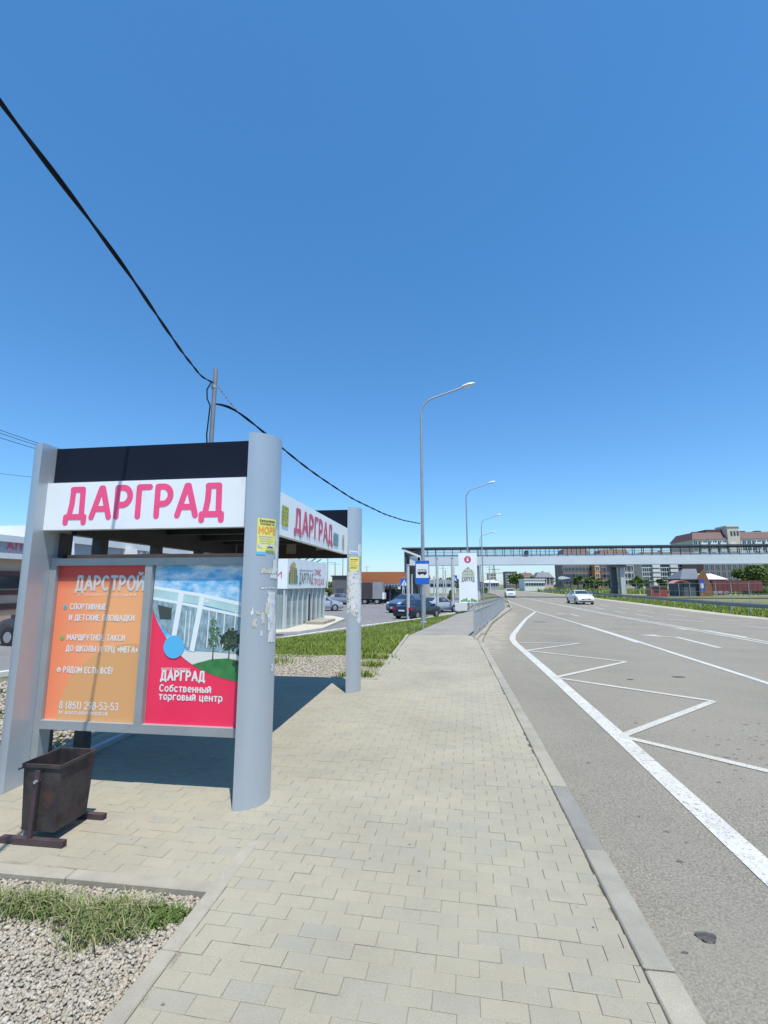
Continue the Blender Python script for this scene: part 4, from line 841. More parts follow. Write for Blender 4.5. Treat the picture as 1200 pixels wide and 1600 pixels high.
for k, (u0, u1, h) in enumerate(cols):
    poly([(PWd*u0,PH*.50),(PWd*u1,PH*.50),(PWd*u1,PH*(.50+h)),(PWd*(u0+u1)/2,PH*(.52+h)),(PWd*u0,PH*(.50+h))], PP, hues[k % 4], pb, .01+.001*k)
    for q in range(int(h/.03)): poly([(PWd*(u0+.02),PH*(.51+q*.03)),(PWd*(u1-.02),PH*(.51+q*.03)),(PWd*(u1-.02),PH*(.525+q*.03)),(PWd*(u0+.02),PH*(.525+q*.03))], PP, M['white'], pb, .02+.001*k)
text('ДАРГРАД', .42, PP, PWd*.16, PH*.43, mat('grey_print', (.2,.2,.2), .6), pb, .02, width=PWd*.68)
for k, u in enumerate((.13,.25,.38,.52,.68,.80,.90)):
    h = (.04,.07,.085,.035,.08,.06,.04)[k]; poly([(PWd*u-.05,PH*.015),(PWd*u+.05,PH*.015),(PWd*u+.13,PH*(.02+h*.5)),(PWd*u,PH*(.02+h)),(PWd*u-.13,PH*(.02+h*.5))], PP, M['green_t'], pb, .01)

# ------------------------------------------------------------------ vehicles
def vehicle(name, label, cat, paint, kind='sedan', group=None):
    """car along +X (front), origin on the ground in its middle"""
    r = thing(name, label, cat, (0,0,0), group)
    K = dict(sedan=(4.5, .89, [(-2.25,.80,.0),(-2.15,.96,0),(-1.55,1.0,0),(-.85,1.42,1),(-.1,1.46,1),(.35,1.42,1),(1.1,1.0,0),(1.7,.92,0),(2.1,.80,0),(2.25,.62,0)]),
             hatch=(4.2, .89, [(-2.1,.86,0),(-2.05,1.05,0),(-1.75,1.38,1),(-1.2,1.50,1),(-.2,1.54,1),(.3,1.50,1),(1.05,1.06,0),(1.6,.96,0),(1.95,.82,0),(2.1,.62,0)]),
             suv=(4.5, .93, [(-2.25,.95,0),(-2.2,1.15,0),(-1.95,1.55,1),(-1.4,1.70,1),(-.2,1.73,1),(.35,1.68,1),(1.1,1.20,0),(1.7,1.10,0),(2.12,.95,0),(2.25,.7,0)]))[kind]
    Ln, Wd, st = K; belt = {'sedan':.95,'hatch':1.0,'suv':1.15}[kind]
    n = len(st); rings = []
    for i, (x, zt, cab) in enumerate(st):
        e = i in (0, n-1); wv = Wd*(.90 if e else .96 if i in (1, n-2) else 1)
        zlo = .34 if e else .22
        zb = min(belt, zt-.03) if cab else zt-.05
        wt = Wd*.70 if cab else wv*.86
        half = [(0,zlo),(wv*.9,zlo),(wv,zlo+.14),(wv*1.0,(zlo+zb)/2+.03),(wv*.975,zb),(wt,zt-.025),(wt*.8,zt),(0,zt+.012)]
        ring = [(x, y_, z_) for y_, z_ in half]+[(x, -y_, z_) for y_, z_ in half[-2:0:-1]]
        rings.append(ring)
    mb = MB(); mb.loft(rings); body = mb.build('body', paint, r, 'auto')
    def onring(i, t, k): a = rings[i]; k2 = k; return a[k2]
    def patch(name, corners, m, off, inset=.06):
        P = [Vector(c) for c in corners]; c = sum(P, Vector())/len(P); nrm = (P[1]-P[0]).cross(P[2]-P[1]).normalized()
        if nrm.dot(c-Vector((0,0,.7))) < 0: nrm = -nrm
        Q = [p.lerp(c, inset)+nrm*off for p in P]; mb = MB(); mb.add(Q, [tuple(range(len(Q)))]); return mb.build(name, m, r)
    cabs = [i for i, s in enumerate(st) if s[2]]; c0, c1 = cabs[0], cabs[-1]
    NR = len(rings[0])
    for sgn, kb, kt in ((1,4,5),(-1,NR-4,NR-5)):
        a, b = rings[c0-1][kb], rings[c1+1][kb]; ta, tb = rings[c0][kt], rings[c1][kt]
        mid = (c0+c1)//2
        bm_, tm = rings[mid][kb], rings[mid][kt]
        patch('side_window', [rings[c0][kb], bm_, tm, ta], M['glass'], .006); patch('side_window', [bm_, rings[c1][kb], tb, tm], M['glass'], .006)
        patch('quarter_window', [rings[c1][kb], tuple(Vector(rings[c1][kb]).lerp(Vector(b), .75)), tb], M['glass'], .006, .12)
    def five(i, j): return [rings[i][5], rings[i][6], rings[i][NR-6], rings[i][NR-5], rings[j][NR-5], rings[j][NR-6], rings[j][6], rings[j][5]]
    def screen(nm, i, j):
        mb = MB(); o = .012; sg = 1 if j > i else -1
        for k in (5, 6, 7, NR-7): 
            pass
        seq = [5,6,7,8,9]; V_ = []
        for k in seq: V_ += [Vector(rings[i][k]).lerp(Vector(rings[j][k]), .06), Vector(rings[i][k]).lerp(Vector(rings[j][k]), .86)]
        c = sum(V_, Vector())/len(V_); nr = Vector((sg*.5, 0, .8)).normalized(); V_ = [(v-c)*.93+c+nr*o for v in V_]
        mb.add(V_, [(2*q, 2*q+1, 2*q+3, 2*q+2) for q in range(4)]); return mb.build(nm, M['glass'], r)
    screen('windscreen', c1, c1+1); screen('rear_window', c0, c0-1)
    wr = .34 if kind == 'suv' else .31
    for x in (Ln*.5-.85, -Ln*.5+.82):
        for s in (-1, 1):
            y0, y1 = s*(Wd-.17), s*(Wd+.012)
            mb = MB(); mb.tube([(x,y0,wr),(x,y0+(y1-y0)*.12,wr),(x,y0+(y1-y0)*.88,wr),(x,y1,wr)], [wr*.93,wr,wr,wr*.93], 18); wh = mb.build('wheel', M['tyre'], r, 'auto')
            mb = MB(); mb.tube([(x,y1-.004*s,wr),(x,y1+.006*s,wr)], [wr*.66,wr*.6], 14); mb.build('rim', M['rim'], wh)
            mb = MB(); mb.tube([(x,s*(Wd-.05),wr+.01),(x,s*(Wd+.004),wr+.01)], wr*1.16, 18); mb.build('wheel_arch', M['plastic'], r)
    f = Ln/2; hb = belt-.95
    for s in (-1, 1):
        mb = MB(); mb.loft([[(f-.22,s*(Wd*.62),.68+hb),(f-.22,s*Wd*.97,.68+hb),(f-.30,s*Wd*.97,.80+hb),(f-.22,s*Wd*.62,.78+hb)], [(f+.0,s*Wd*.60,.66+hb),(f-.09,s*Wd*.9,.67+hb),(f-.16,s*Wd*.9,.79+hb),(f-.06,s*Wd*.6,.74+hb)]]); mb.build('headlight', M['headlight'], r)
        mb = MB(); mb.box(-f-.012,-f+.20,min(s*Wd*.6,s*Wd*.955),max(s*Wd*.6,s*Wd*.955),.70+hb*1.2,.86+hb*1.2); mb.build('tail_light', M['tail'], r)
        mb = MB(); mb.box(.80,.98,min(s*(Wd-.04),s*(Wd+.16)),max(s*(Wd-.04),s*(Wd+.16)),belt+.0,belt+.13); mb.build('mirror', paint, r)
    mb = MB(); mb.box(f-.1,f+.012,-.42,.42,.50+hb,.64+hb); mb.build('grille', M['plastic'], r)
    mb = MB(); mb.box(f-.2,f+.02,-Wd*.82,Wd*.82,.30,.40); mb.build('lower_bumper', M['plastic'], r)
    mb = MB(); mb.box(-f-.02,-f+.2,-Wd*.85,Wd*.85,.32,.46); mb.build('rear_bumper', M['plastic'], r)
    mb = MB(); mb.box(f-.05,f+.028,-.26,.26,.42,.53); mb.build('number_plate', M['white'], r); mb = MB(); mb.box(-f-.026,-f+.05,-.26,.26,.60+hb,.71+hb); mb.build('number_plate', M['white'], r)
    return r
def put(r, x, y, head, z=None):
    r.location = (x, y, T(x, y)-.04 if z is None else z); r.rotation_euler = (0, 0, R(head)); return r
c = vehicle('car', 'white sedan driving towards the viewer on the far lanes', 'car', M['carwhite'], 'sedan'); x, y = GR(910,944); put(c, x, y+1.0, -88, T(x, y)-.05); c.scale = (1.08,)*3
c = vehicle('car', 'small distant white off-road car on the road beyond the railing', 'car', M['carwhite'], 'suv'); x, y = GR(797,933.5); put(c, x, y, -92, T(x, y)-.05); c.scale = (.88,)*3
c = vehicle('car', 'dark navy sedan with red tail lights parked behind the bus sign', 'car', M['carnavy'], 'sedan', 'cars in the car park'); x, y = G(638,966); put(c, x+.62, y+1.3, 62)
c = vehicle('car', 'silvery grey off-road car parked just beyond the navy sedan', 'car', M['carblue'], 'suv', 'cars in the car park'); x, y = G(628,956); put(c, x+.5, y+.3, 238)
c = vehicle('car', 'silver sedan parked between the white posts, right of the navy sedan', 'car', M['carsilver'], 'sedan', 'cars in the car park'); x, y = G(680,956.5); put(c, x+.2, y+.9, 48)
c = vehicle('car', 'silver hatchback parked at the corner of the glass sales pavilion', 'car', M['carsilver'], 'hatch', 'cars in the car park'); x, y = G(508,954); put(c, x-.5, y+.5, 20)
c = vehicle('car', 'low silver car parked beneath the blue parking sign, left of the truck', 'car', M['cargrey'], 'sedan', 'cars in the car park'); x, y = G(533,944); put(c, x, y, 10)
c = vehicle('car', 'black car standing in front of the sales pavilion, half hidden by the near pillar', 'car', M['carblack'], 'suv', 'cars in the car park'); x, y = G(433,977); put(c, x-.75, y-.6, -62)
c = vehicle('car', 'dark brown car parked by the shopping centre at the left edge', 'car', M['cardark'], 'hatch', 'cars in the car park'); x, y = G(3,1014); put(c, x+.5, y+1.7, 172)
# box truck
tx, ty = G(579, 944); tz = T(tx, ty)-.04
TR = thing('box_truck', 'box truck with a half dark, half grey cargo box parked under the orange canopy', 'truck', (tx, ty, tz))
bx0, bx1 = float(atY(561,940,ty)[0]), float(atY(597.5,940,ty)[0])
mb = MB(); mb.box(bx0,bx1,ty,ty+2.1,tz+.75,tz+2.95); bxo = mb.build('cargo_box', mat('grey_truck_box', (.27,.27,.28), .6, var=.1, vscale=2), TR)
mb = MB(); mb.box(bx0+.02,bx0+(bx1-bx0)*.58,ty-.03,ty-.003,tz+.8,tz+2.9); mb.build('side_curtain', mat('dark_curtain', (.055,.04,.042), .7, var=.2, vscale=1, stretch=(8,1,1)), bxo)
mb = MB(); mb.box(bx1+.003,bx1+.2,ty+.02,ty+2.08,tz+.7,tz+1.5); mb.build('tail_lift', M['whitesign'], TR)
cx0 = bx0-.1
mb = MB(); mb.loft([[(cx0,ty+.1,tz+.5),(cx0,ty+2.0,tz+.5),(cx0,ty+2.0,tz+2.2),(cx0,ty+.1,tz+2.2)], [(cx0-1.0,ty+.1,tz+.5),(cx0-1.0,ty+2.0,tz+.5),(cx0-.9,ty+2.0,tz+2.15),(cx0-.9,ty+.1,tz+2.15)], [(cx0-1.35,ty+.15,tz+.5),(cx0-1.35,ty+1.95,tz+.5),(cx0-1.3,ty+1.95,tz+1.35),(cx0-1.3,ty+.15,tz+1.35)]]); cb = mb.build('cab', M['carwhite'], TR)
mb = MB(); mb.add([(cx0-.2,ty+.09,tz+1.35),(cx0-1.0,ty+.09,tz+1.35),(cx0-.85,ty+.09,tz+2.0),(cx0-.2,ty+.09,tz+2.0)], [(0,1,2,3)]); mb.build('side_window', M['glass'], cb)
mb = MB(); mb.box(cx0-1.2,bx1,ty+.3,ty+1.8,tz+.5,tz+.73); mb.build('chassis', M['plastic'], TR)
for x in (cx0-.7, bx0+.75, bx1-.75):
    for yy in (ty+.08, ty+1.75):
        mb = MB(); mb.tube([(x,yy,tz+.38),(x,yy+.26,tz+.38)], .38, 16); wh = mb.build('wheel', M['tyre'], TR, 'auto'); mb = MB(); mb.tube([(x,yy-.01,tz+.38),(x,yy+.01,tz+.38)], .22, 12); mb.build('rim', M['rim'], wh)

# ------------------------------------------------------------------ sales pavilion
OX, OY0, OY1 = -8.2, 23.3, 31.0; OZ = T(OX, OY0+3)-.04
OF = thing('sales_pavilion', 'white topped glass sales pavilion with house logo and red lettering beside the car park', 'building', (-12, 27, OZ))
mb = MB(); mb.box(-15.2,OX,OY0,OY1,1.53,3.12); cap = mb.build('sign_band', M['whitesign'], OF)
mb = MB(); mb.box(-15.1,OX-.12,OY0+.1,OY1-.1,OZ,1.528); mb.build('glass_hall', M['shopglass'], OF)
for k in range(9):
    y = OY0+.15+k*(OY1-OY0-.3)/8; mb = MB(); mb.box(OX-.12,OX-.04,y-.03,y+.03,OZ+.02,1.526); mb.build('mullion', mat('pale_mullion', (.5,.53,.52), .5) if k == 0 else bpy.data.materials['pale_mullion'], OF)
mb = MB(); mb.box(-15.3,OX+.02,OY0-.02,OY0+.08,OZ+.02,1.527); mb.build('front_wall', M['whitewall'], OF) if False else None
for k in range(5):
    x = OX-.15-k*1.7; mb = MB(); mb.box(x-.05,x+.05,OY0+.03,OY0+.1,OZ+.02,1.526); mb.build('mullion', bpy.data.materials['pale_mullion'], OF)
mb = MB(); mb.box(OX-.1,OX-.03,OY0+4.05,OY0+4.2,OZ+.05,1.2); mb.box(OX-.1,OX-.03,OY0+4.75,OY0+4.85,OZ+.05,1.2); mb.build('door_frame', M['darkpost'], OF)
OP = Plane((OX, OY0, 0), (0,1,0), (0,0,1))
def tower(u, w_, v0, v1, m, k): poly([(u,v0),(u+w_,v0),(u+w_,v1-.1),(u+w_/2,v1),(u,v1-.1)], OP, m, cap, .01+.002*k)
for k, (u, w_, v1, mi) in enumerate(((.18,.5,2.45,1),(.42,.45,2.85,2),(.68,.55,2.95,0),(1.0,.5,2.6,1),(1.3,.35,2.3,3))): tower(u, w_, 1.78, v1, hues[mi], k)
for q in range(6):
    for j in range(4): poly([(.3+j*.34,1.86+q*.14),(.42+j*.34,1.86+q*.14),(.42+j*.34,1.93+q*.14),(.3+j*.34,1.93+q*.14)], OP, M['darkbrick'], cap, .03)
gp = bpy.data.materials['grey_print']
text('ДАРГРАД', .75, OP, 1.95, 1.82, gp, cap, .01, width=2.6); poly([(1.9,2.55),(4.5,2.60),(4.5,2.52),(1.9,2.47)], OP, mat('faded_grey_print', (.45,.45,.45), .7), cap, .008)
text('ОФИС', .5, OP, 4.85, 2.3, M['pinkdark'], cap, .01, width=1.5); text('ПРОДАЖ', .5, OP, 4.8, 1.72, M['pinkdark'], cap, .01, width=2.3)
OQ = Plane((OX, OY0, 0), (1,0,0), (0,0,1)); text('И', .42, OQ, -.62, 2.08, M['pinkdark'], cap, .01, width=.3)
mb = MB()
for k in range(4): mb.bar((OX-.1,OY0+2+k*1.2,3.12), (OX+.2,OY0+2+k*1.2,3.3), .05)
mb.build('sign_lamps', M['darkpost'], OF)
# pavement in front of it
mb = MB(); pv_ = [(-15.5,21.6),(-8.6,21.6),(-7.2,22.6),(-6.6,24.6),(-7.0,31.5),(-8.5,34),(-15.5,34)]
mb.prism(pv_, OZ-.1, OZ+.13); struct(mb.build('pavement', mat('pale_pavement', (.50,.46,.37), .9, var=.08, vscale=2, fine=.1, fscale=50)))
mb = MB(); mb.box(-8.15,-7.1,26.4,29.2,OZ+.131,OZ+.27); tag(mb.build('entrance_step', M['edging']), 'low pale entrance step along the glass front of the sales pavilion', 'step')
# car park kerb and hatch
ck = thing('car_park_kerb', '', ''); del ck['label']; del ck['category']; struct(ck)
kw = MB().cbox(-.495,.495,-.08,.08,-.2,.07,.01).mesh('kerb_stone', mat('pale_kerb', (.55,.53,.48), .9, var=.1, vscale=4))
y = 9.0
while y < 58:
    x = xk(y); x2 = xk(y+.8); a = math.atan2(.8, x2-x); l = 1.0
    o = bpy.data.objects.new('kerb_stone', kw); COL.objects.link(o); o.parent = ck; yc = y+math.sin(a)*.5; xc = xk(yc); o.location = (xc, yc, T(xc, yc)+.0); o.rotation_euler = (0,0,a); y += math.sin(a)*1.0
hx, hy = G(433, 991); hz = T(hx, hy)-.035
tag(MB().add([(hx+.3*math.cos(t), hy+.3*math.sin(t), hz+.02) for t in np.linspace(0, 2*math.pi, 20, False)]+[(hx+.3*math.cos(t), hy+.3*math.sin(t), hz) for t in np.linspace(0, 2*math.pi, 20, False)], [tuple(range(20))]+[(i, (i+1) % 20, 20+(i+1) % 20, 20+i) for i in range(20)]).build('manhole_cover', M['darkpost']), 'round dark manhole cover in the car park behind the near pillar', 'manhole cover')
mb = MB(); polyline_strip(mb, [G(0,1050), (-9.0, 15.2), (-5.9,22)], .12, -.034); 
for k in range(5):
    x, y = G(560+k*10, 946-k*.5); polyline_strip(mb, [(x, y), (x+2.5, y+5)], .12, -.034)
struct(mb.build('parking_lines', M['paint']))

# ------------------------------------------------------------------ shopping centre on the left
SX = -25.0; SZ = T(SX, 25)-.04
SP = thing('shopping_centre', 'long shopping centre with white bands, slanted white columns and brown striped walls', 'building', (-30, 30, SZ))
mb = MB(); mb.box(-45,SX-.3,14,62,SZ,3.2); mb.build('wall', M['shoptan'], SP)
for z0, z1, m in ((SZ+.0,SZ+.55,'shoptan'),(SZ+.9,SZ+1.25,'shopbrown'),(SZ+1.75,SZ+2.0,'shopbrown'),(SZ+2.05,SZ+2.1,'frame')):
    mb = MB(); mb.box(SX-.3,SX-.22,14,31,z0,z1); mb.build('cladding_band', M[m], SP)
mb = MB(); mb.box(SX-.28,SX-.1,14,31,SZ+2.12,SZ+2.75); mb.build('window_strip', M['glass'], SP)
mb = MB(); mb.box(SX-.27,SX-.15,14,31,SZ+2.76,SZ+3.1); mb.build('cladding_band', M['shopbrown'], SP)
mb = MB(); mb.box(-44,SX+.3,13.5,62,3.19,3.5); mb.build('canopy_edge', M['whitewall'], SP)
mb = MB(); mb.box(-44,SX+.1,13.6,26.5,3.5,4.13); sb_ = mb.build('sign_band', M['shopgrey'], SP)
mb = MB(); mb.box(-44,SX+.3,13.5,26.6,4.131,4.5); mb.build('parapet', M['whitewall'], SP)
mb = MB(); mb.box(-44,SX+.1,26.7,62,3.5,4.45); sb2 = mb.build('sign_band', M['shopgrey'], SP)
mb = MB(); mb.box(-44,SX+.35,26.6,62.5,4.451,5.5); mb.build('parapet', M['whitewall'], SP)
for y in (26.9, 33.2, 42.5, 52):
    mb = MB(); mb.bar((SX+1.2,y,SZ), (SX+.36,y+.3,4.46), .8, .8); mb.build('slanted_column', M['whitewall'], SP)
for y in np.arange(28, 60, 2.6):
    if min(abs(y-q) for q in (33.2, 42.5, 52)) < .9: continue
    mb = MB(); mb.box(SX-.3,SX-.1,y-1.15,y+1.15,SZ+.3,2.9); mb.build('shop_window', M['glass'], SP)
mb = MB(); mb.box(-40,-30,16,24,4.5,5.2); mb.build('roof_unit', M['roofbrown'], SP)
SPL = Plane((SX+.1, 0, 0), (0,1,0), (0,0,1))
yA = float(atX(9,855,SX)[1]); text('АПТЕКА', .52, SPL, yA, 3.77, M['pinkdark'], sb_, .02, width=2.9, sw=.28)
text('социальная', .26, SPL, yA-.1, 3.54, mat('pale_pink_letter', (.7,.4,.45), .5), sb_, .02, width=2.9, sw=.2)
yL = float(atX(215,866,SX)[1]); poly(circ(yL, 4.05, .55, 28), SPL, M['white'], sb2, .02); poly(circ(yL, 4.05, .47, 28), SPL, M['pinkdark'], sb2, .03); poly(circ(yL, 4.05, .41, 28), SPL, M['white'], sb2, .04)
text('5', .8, SPL, yL-.02, 3.77, M['pinkdark'], sb2, .05, align='CENTER'); text('П', .75, SPL, yL+.95, 3.85, M['white'], sb2, .05)

# ------------------------------------------------------------------ grey posts, small signs and poles in the car park
def post_thing(name, label, cat, px, py, ptop, wd, m, group=None, Y=None):
    x, y = G(px, py); z = T(x, y); zt = float(atY(px, ptop, y)[2])
    r = thing(name, label, cat, (x, y, z), group); mb = MB(); mb.tube([(x,y,z-.1),(x,y,zt)], [wd,wd*.85], 10); mb.build('pole', m, r, 'auto')
    mb = MB(); mb.tube([(x,y,zt),(x,y,zt+.06)], wd*1.1, 10); mb.build('cap', m, r, 'auto'); return r, x, y, z, zt
gq = 'pale grey posts along the car park edge'
post_thing('grey_post', 'thick pale grey post directly in front of the tail of the navy sedan', 'post', 638, 967, 883, .13, M['cpole'], gq)
post_thing('grey_post', 'pale grey post at the nose of the navy sedan, right of the bus sign', 'post', 684, 960, 872, .13, M['cpole'], gq)
post_thing('grey_post', 'pale grey post just left of the white pylon sign', 'post', 708, 952, 872, .14, M['cpole'], gq)
post_thing('grey_post', 'short thin pale post between the bus sign and the thicker grey post to its right', 'post', 679, 956, 902, .08, M['cpole'], gq)
post_thing('grey_post', 'thin pale post just left of the bus sign behind the parked cars', 'post', 644, 950, 898, .08, M['cpole'], gq)
post_thing('grey_post', 'slim distant post between the silver sedan and the post beside the pylon', 'post', 697, 946, 892, .09, M['cpole'], gq)
r, x, y, z, zt = post_thing('parking_sign', 'pole with a blue square parking sign just left of the far pillar', 'road sign', 535, 941, 870, .09, M['cpole'])
s = 34/735*y*.8; P_ = Plane((x+.15, y-.12, 3.0-1.3), (1,0,0), (0,0,1))
zs = float(atY(541,917,y)[2]); zs2 = float(atY(541,905,y)[2]); wS = zs2-zs
P_ = Plane((x+.05, y-.16, zs), (1,0,0), (0,0,1)); mb = MB(); mb.box(x+.05,x+.05+wS,y-.15,y-.1,zs,zs2); pq = mb.build('sign_plate', M['blue'], r); text('Р', wS*.9, P_, wS*.3, wS*.18, M['white'], pq, .01)
mb = MB(); mb.box(x+.05,x+.05+wS,y-.15,y-.1,zs-wS*.45,zs-.05); mb.build('sub_plate', M['whitesign'], r)
def crossing(px, py, ptop, pb0, pb1, label):
    r, x, y, z, zt = post_thing('crossing_sign', label, 'road sign', px, py, ptop, .06, M['steel'], 'pedestrian crossing signs')
    a, b = float(atY(px,pb1,y)[2]), float(atY(px,pb0,y)[2]); s = b-a
    mb = MB(); mb.box(x-s/2,x+s/2,y-.12,y-.07,a,b); pq = mb.build('sign_plate', M['blue'], r); P_ = Plane((x-s/2, y-.12, a), (1,0,0), (0,0,1))
    poly([(s*.1,s*.1),(s*.9,s*.1),(s*.5,s*.85)], P_, M['white'], pq, .006)
    for pts in ([(.5,.62),(.54,.56),(.5,.5),(.46,.56)], [(.47,.5),(.54,.5),(.56,.3),(.46,.3)], [(.46,.3),(.5,.3),(.42,.16),(.38,.16)], [(.5,.3),(.55,.3),(.62,.16),(.57,.16)]): poly([(u*s, v*s) for u, v in pts], P_, M['black_t'], pq, .012)
crossing(632, 946, 900, 904, 916, 'blue crossing sign with a white triangle at the right end of the orange canopy')
crossing(710.5, 938, 886, 899, 908, 'blue crossing sign right beside the post left of the white pylon')
# wooden line poles
def linepole(px, py, ptop, label, arms=2):
    x, y = G(px, py); z = T(x, y); zt = float(atY(px, ptop, y)[2]); r = thing('power_pole', label, 'power pole', (x, y, z), 'thin power line poles')
    mb = MB(); mb.tube([(x,y,z-.1),(x,y,zt)], [.17,.11], 8); mb.build('pole', M['cpole'], r, 'auto')
    for k in range(arms): mb = MB(); mb.box(x-1.1,x+1.1,y-.06,y+.06,zt-.5-k*.8,zt-.4-k*.8); mb.build('crossarm', M['cpole'], r)
    return (x, y, zt-.35)
e1 = linepole(511, 937, 868, 'power pole with two crossarms right of the sales pavilion roof')
e2 = linepole(523, 934, 878, 'thinner power pole farther behind, between the sales pavilion and the dark hut', 1)
e3 = linepole(573, 926, 884, 'small power pole showing over the orange canopy', 1)
e4 = linepole(693, 930, 880, 'power pole with crossarms behind the stair tower foot')
e5 = linepole(766, 926, 884, 'thin power pole beside the lattice tower beyond the road', 1)
for (a, b), dz, s in ((((0,672),(52,690)), 0, 'upper'), (((0,677),(52,694)), 0, 'middle'), (((0,684),(52,700)), 0, 'lowest')):
    k = (b[1]-a[1])/(b[0]-a[0]); p = lambda px: tuple(atY(px, a[1]+k*(px-a[0])-.00018*(px-a[0])*(px-52), 42))
    mb = MB(); mb.tube([p(px) for px in range(-300, 330, 45)], .028, 5); tag(mb.build('power_wire', M['cable']), s+' of the three thin dark wires meeting the left pillar near its top', 'wire', 'thin overhead wires at the left')
mb = MB(); mb.tube([tuple(atY(px, 740+.11*px, 42)) for px in range(-300, 330, 45)], .018, 5); tag(mb.build('power_wire', M['cable']), 'single faint wire low in the sky at the left edge', 'wire', 'thin overhead wires at the left')

# ------------------------------------------------------------------ orange canopy, dark hut
y0 = 66.0; zg = T(-10, 66)-.04
CN = thing('canopy_building', 'low building with a broad rust orange canopy fascia beyond the car park', 'building', (-10.5, 68, zg))
xa, xb = float(atY(553,900,y0)[0]), float(atY(631,900,y0)[0]); za_, zb_ = float(atY(600,911.5,y0)[2]), float(atY(600,893.5,y0)[2])
mb = MB(); mb.box(xa,xb,y0,y0+9,za_,zb_); mb.build('canopy_fascia', M['canopy'], CN)
n = 26
for k in range(n):
    x = xa+(xb-xa)*(k+.5)/n; 
mb = MB(); mb.box(xa+.1,xb-.1,y0+.1,y0+8.9,za_-.22,za_-.003); mb.build('soffit', M['whitewall'], CN)
for k in range(5):
    x = xa+.4+(xb-xa-.8)*k/4; mb = MB(); mb.box(x-.12,x+.12,y0+.4,y0+.64,zg,za_-.221); mb.build('column', M['darkpost'], CN)
mb = MB(); mb.box(xa+3,xb-1.5,y0+6,y0+6.2,zg,za_-.4); mb.build('back_wall', M['whitewall'], CN)
for k in range(4): mb = MB(); mb.box(xa+3.6+k*.95,xa+4.3+k*.95,y0+5.9,y0+5.995,zg+.6,zg+1.9); mb.build('window', M['glass'], CN)
c = vehicle('car', 'dark van parked in the shade beneath the orange canopy', 'car', M['carblack'], 'suv', 'cars in the car park'); put(c, xb-2.6, y0+2.4, 180)
hx, hy = -17.5, 62; zg = T(hx, hy)
HU = thing('dark_hut', 'dark grey flat roofed hut left of the orange canopy', 'building', (hx, hy, zg))
xa, xb, zt = float(atY(519,900,hy)[0]), float(atY(552,900,hy)[0]), float(atY(530,901,hy)[2])
mb = MB(); mb.box(xa,xb,hy,hy+5,zg-.1,zt); mb.build('wall', mat('hut_wall', (.13,.125,.12), .8, var=.1, vscale=1), HU); mb = MB(); mb.box(xa-.15,xb+.15,hy-.15,hy+5.2,zt,zt+.15); mb.build('roof', M['darkpost'], HU)
mb = MB(); mb.box(xa+.6,xa+1.6,hy-.03,hy-.003,zg,zg+2.05); mb.build('door', M['bridgedark'], HU)

# ------------------------------------------------------------------ footbridge
BY = 84.0; bt = float(atY(900,853.5,BY)[2]); bg0, bg1 = float(atY(900,881.5,BY)[2]), float(atY(900,869,BY)[2])
BX0, BX1 = float(atY(640,860,BY)[0]), 62.0
FB = thing('footbridge', 'long covered footbridge with pale girder crossing high over the road', 'footbridge', (20, BY, -.4))
mb = MB(); mb.box(BX0,BX1,BY,BY+.35,bg0,bg1); mb.build('girder', M['girder'], FB); mb = MB(); mb.box(BX0,BX1,BY+3.2,BY+3.55,bg0,bg1); mb.build('girder', M['girder'], FB)
mb = MB(); mb.box(BX0,BX1,BY+.36,BY+3.19,bg0+.3,bg0+.55); mb.build('deck', M['bridgedark'], FB)
mb = MB(); mb.box(BX0,BX1,BY-.06,BY+.34,bg0-.14,bg0-.003); mb.build('girder_flange', M['frame'], FB)
mb = MB(); mb.box(BX0-1.4,BX1,BY-.35,BY+3.9,bt-.2,bt+.05); mb.build('roof', M['bridgedark'], FB)
hm = MB(); hm.box(-.045,.045,BY+.1,BY+.2,bg1+.01,bt-.21); hm = hm.mesh('upright', M['bridgedark'])
n = int((BX1-BX0)/1.5)
for k in range(n+1):
    o = link('upright', hm, FB); o.location = (BX0+.1+k*(BX1-BX0-.2)/n, 0, 0); o2 = link('upright', hm, FB); o2.location = (BX0+.1+k*(BX1-BX0-.2)/n, 3.2, 0)
for dy in (.15, 3.35):
    for h in (.35, .75, 1.1): mb = MB(); mb.box(BX0,BX1,BY+dy-.03,BY+dy+.03,bg1+h-.03,bg1+h+.03); mb.build('handrail', M['frame'], FB)
mb = MB(); mb.box(BX0,BX1,BY+.10,BY+.14,bg1+.01,bg1+.33); mb.build('lower_panel', M['polycarb'], FB)
for px, nm in ((975, 0), (1330, 1)):
    x = float(atY(px, 900, BY)[0]); zg = T(x, BY)
    mb = MB(); mb.box(x-.35,x+.35,BY+.6,BY+1.5,zg-.3,bg0-.15); mb.build('pier', M['cpole'], FB); mb = MB(); mb.box(x-1.45,x-.55,BY+1.7,BY+2.6,zg-.3,bg0-.15); mb.build('pier', M['bridgedark'], FB)
    mb = MB(); mb.box(x-1.6,x+.5,BY+.02,BY+3.5,bg0-.5,bg0-.15); mb.build('pier_head', M['bridgedark'], FB)
x = float(atY(748,900,BY)[0]); mb = MB(); mb.tube([(x,BY+1.7,T(x,BY)-.3),(x,BY+1.7,bg0-.14)], .3, 10); mb.build('pier', M['cpole'], FB)
x = float(atY(822,861,BY)[0]); zc = float(atY(822,864,BY)[2]); mb = MB(); mb.loft([[(x+.42*math.cos(R(a)), BY-.1+d, zc+.42*math.sin(R(a))) for a in range(0,360,20)] for d in (0,.08)]); mb.build('round_sign', M['bridgedark'], FB)
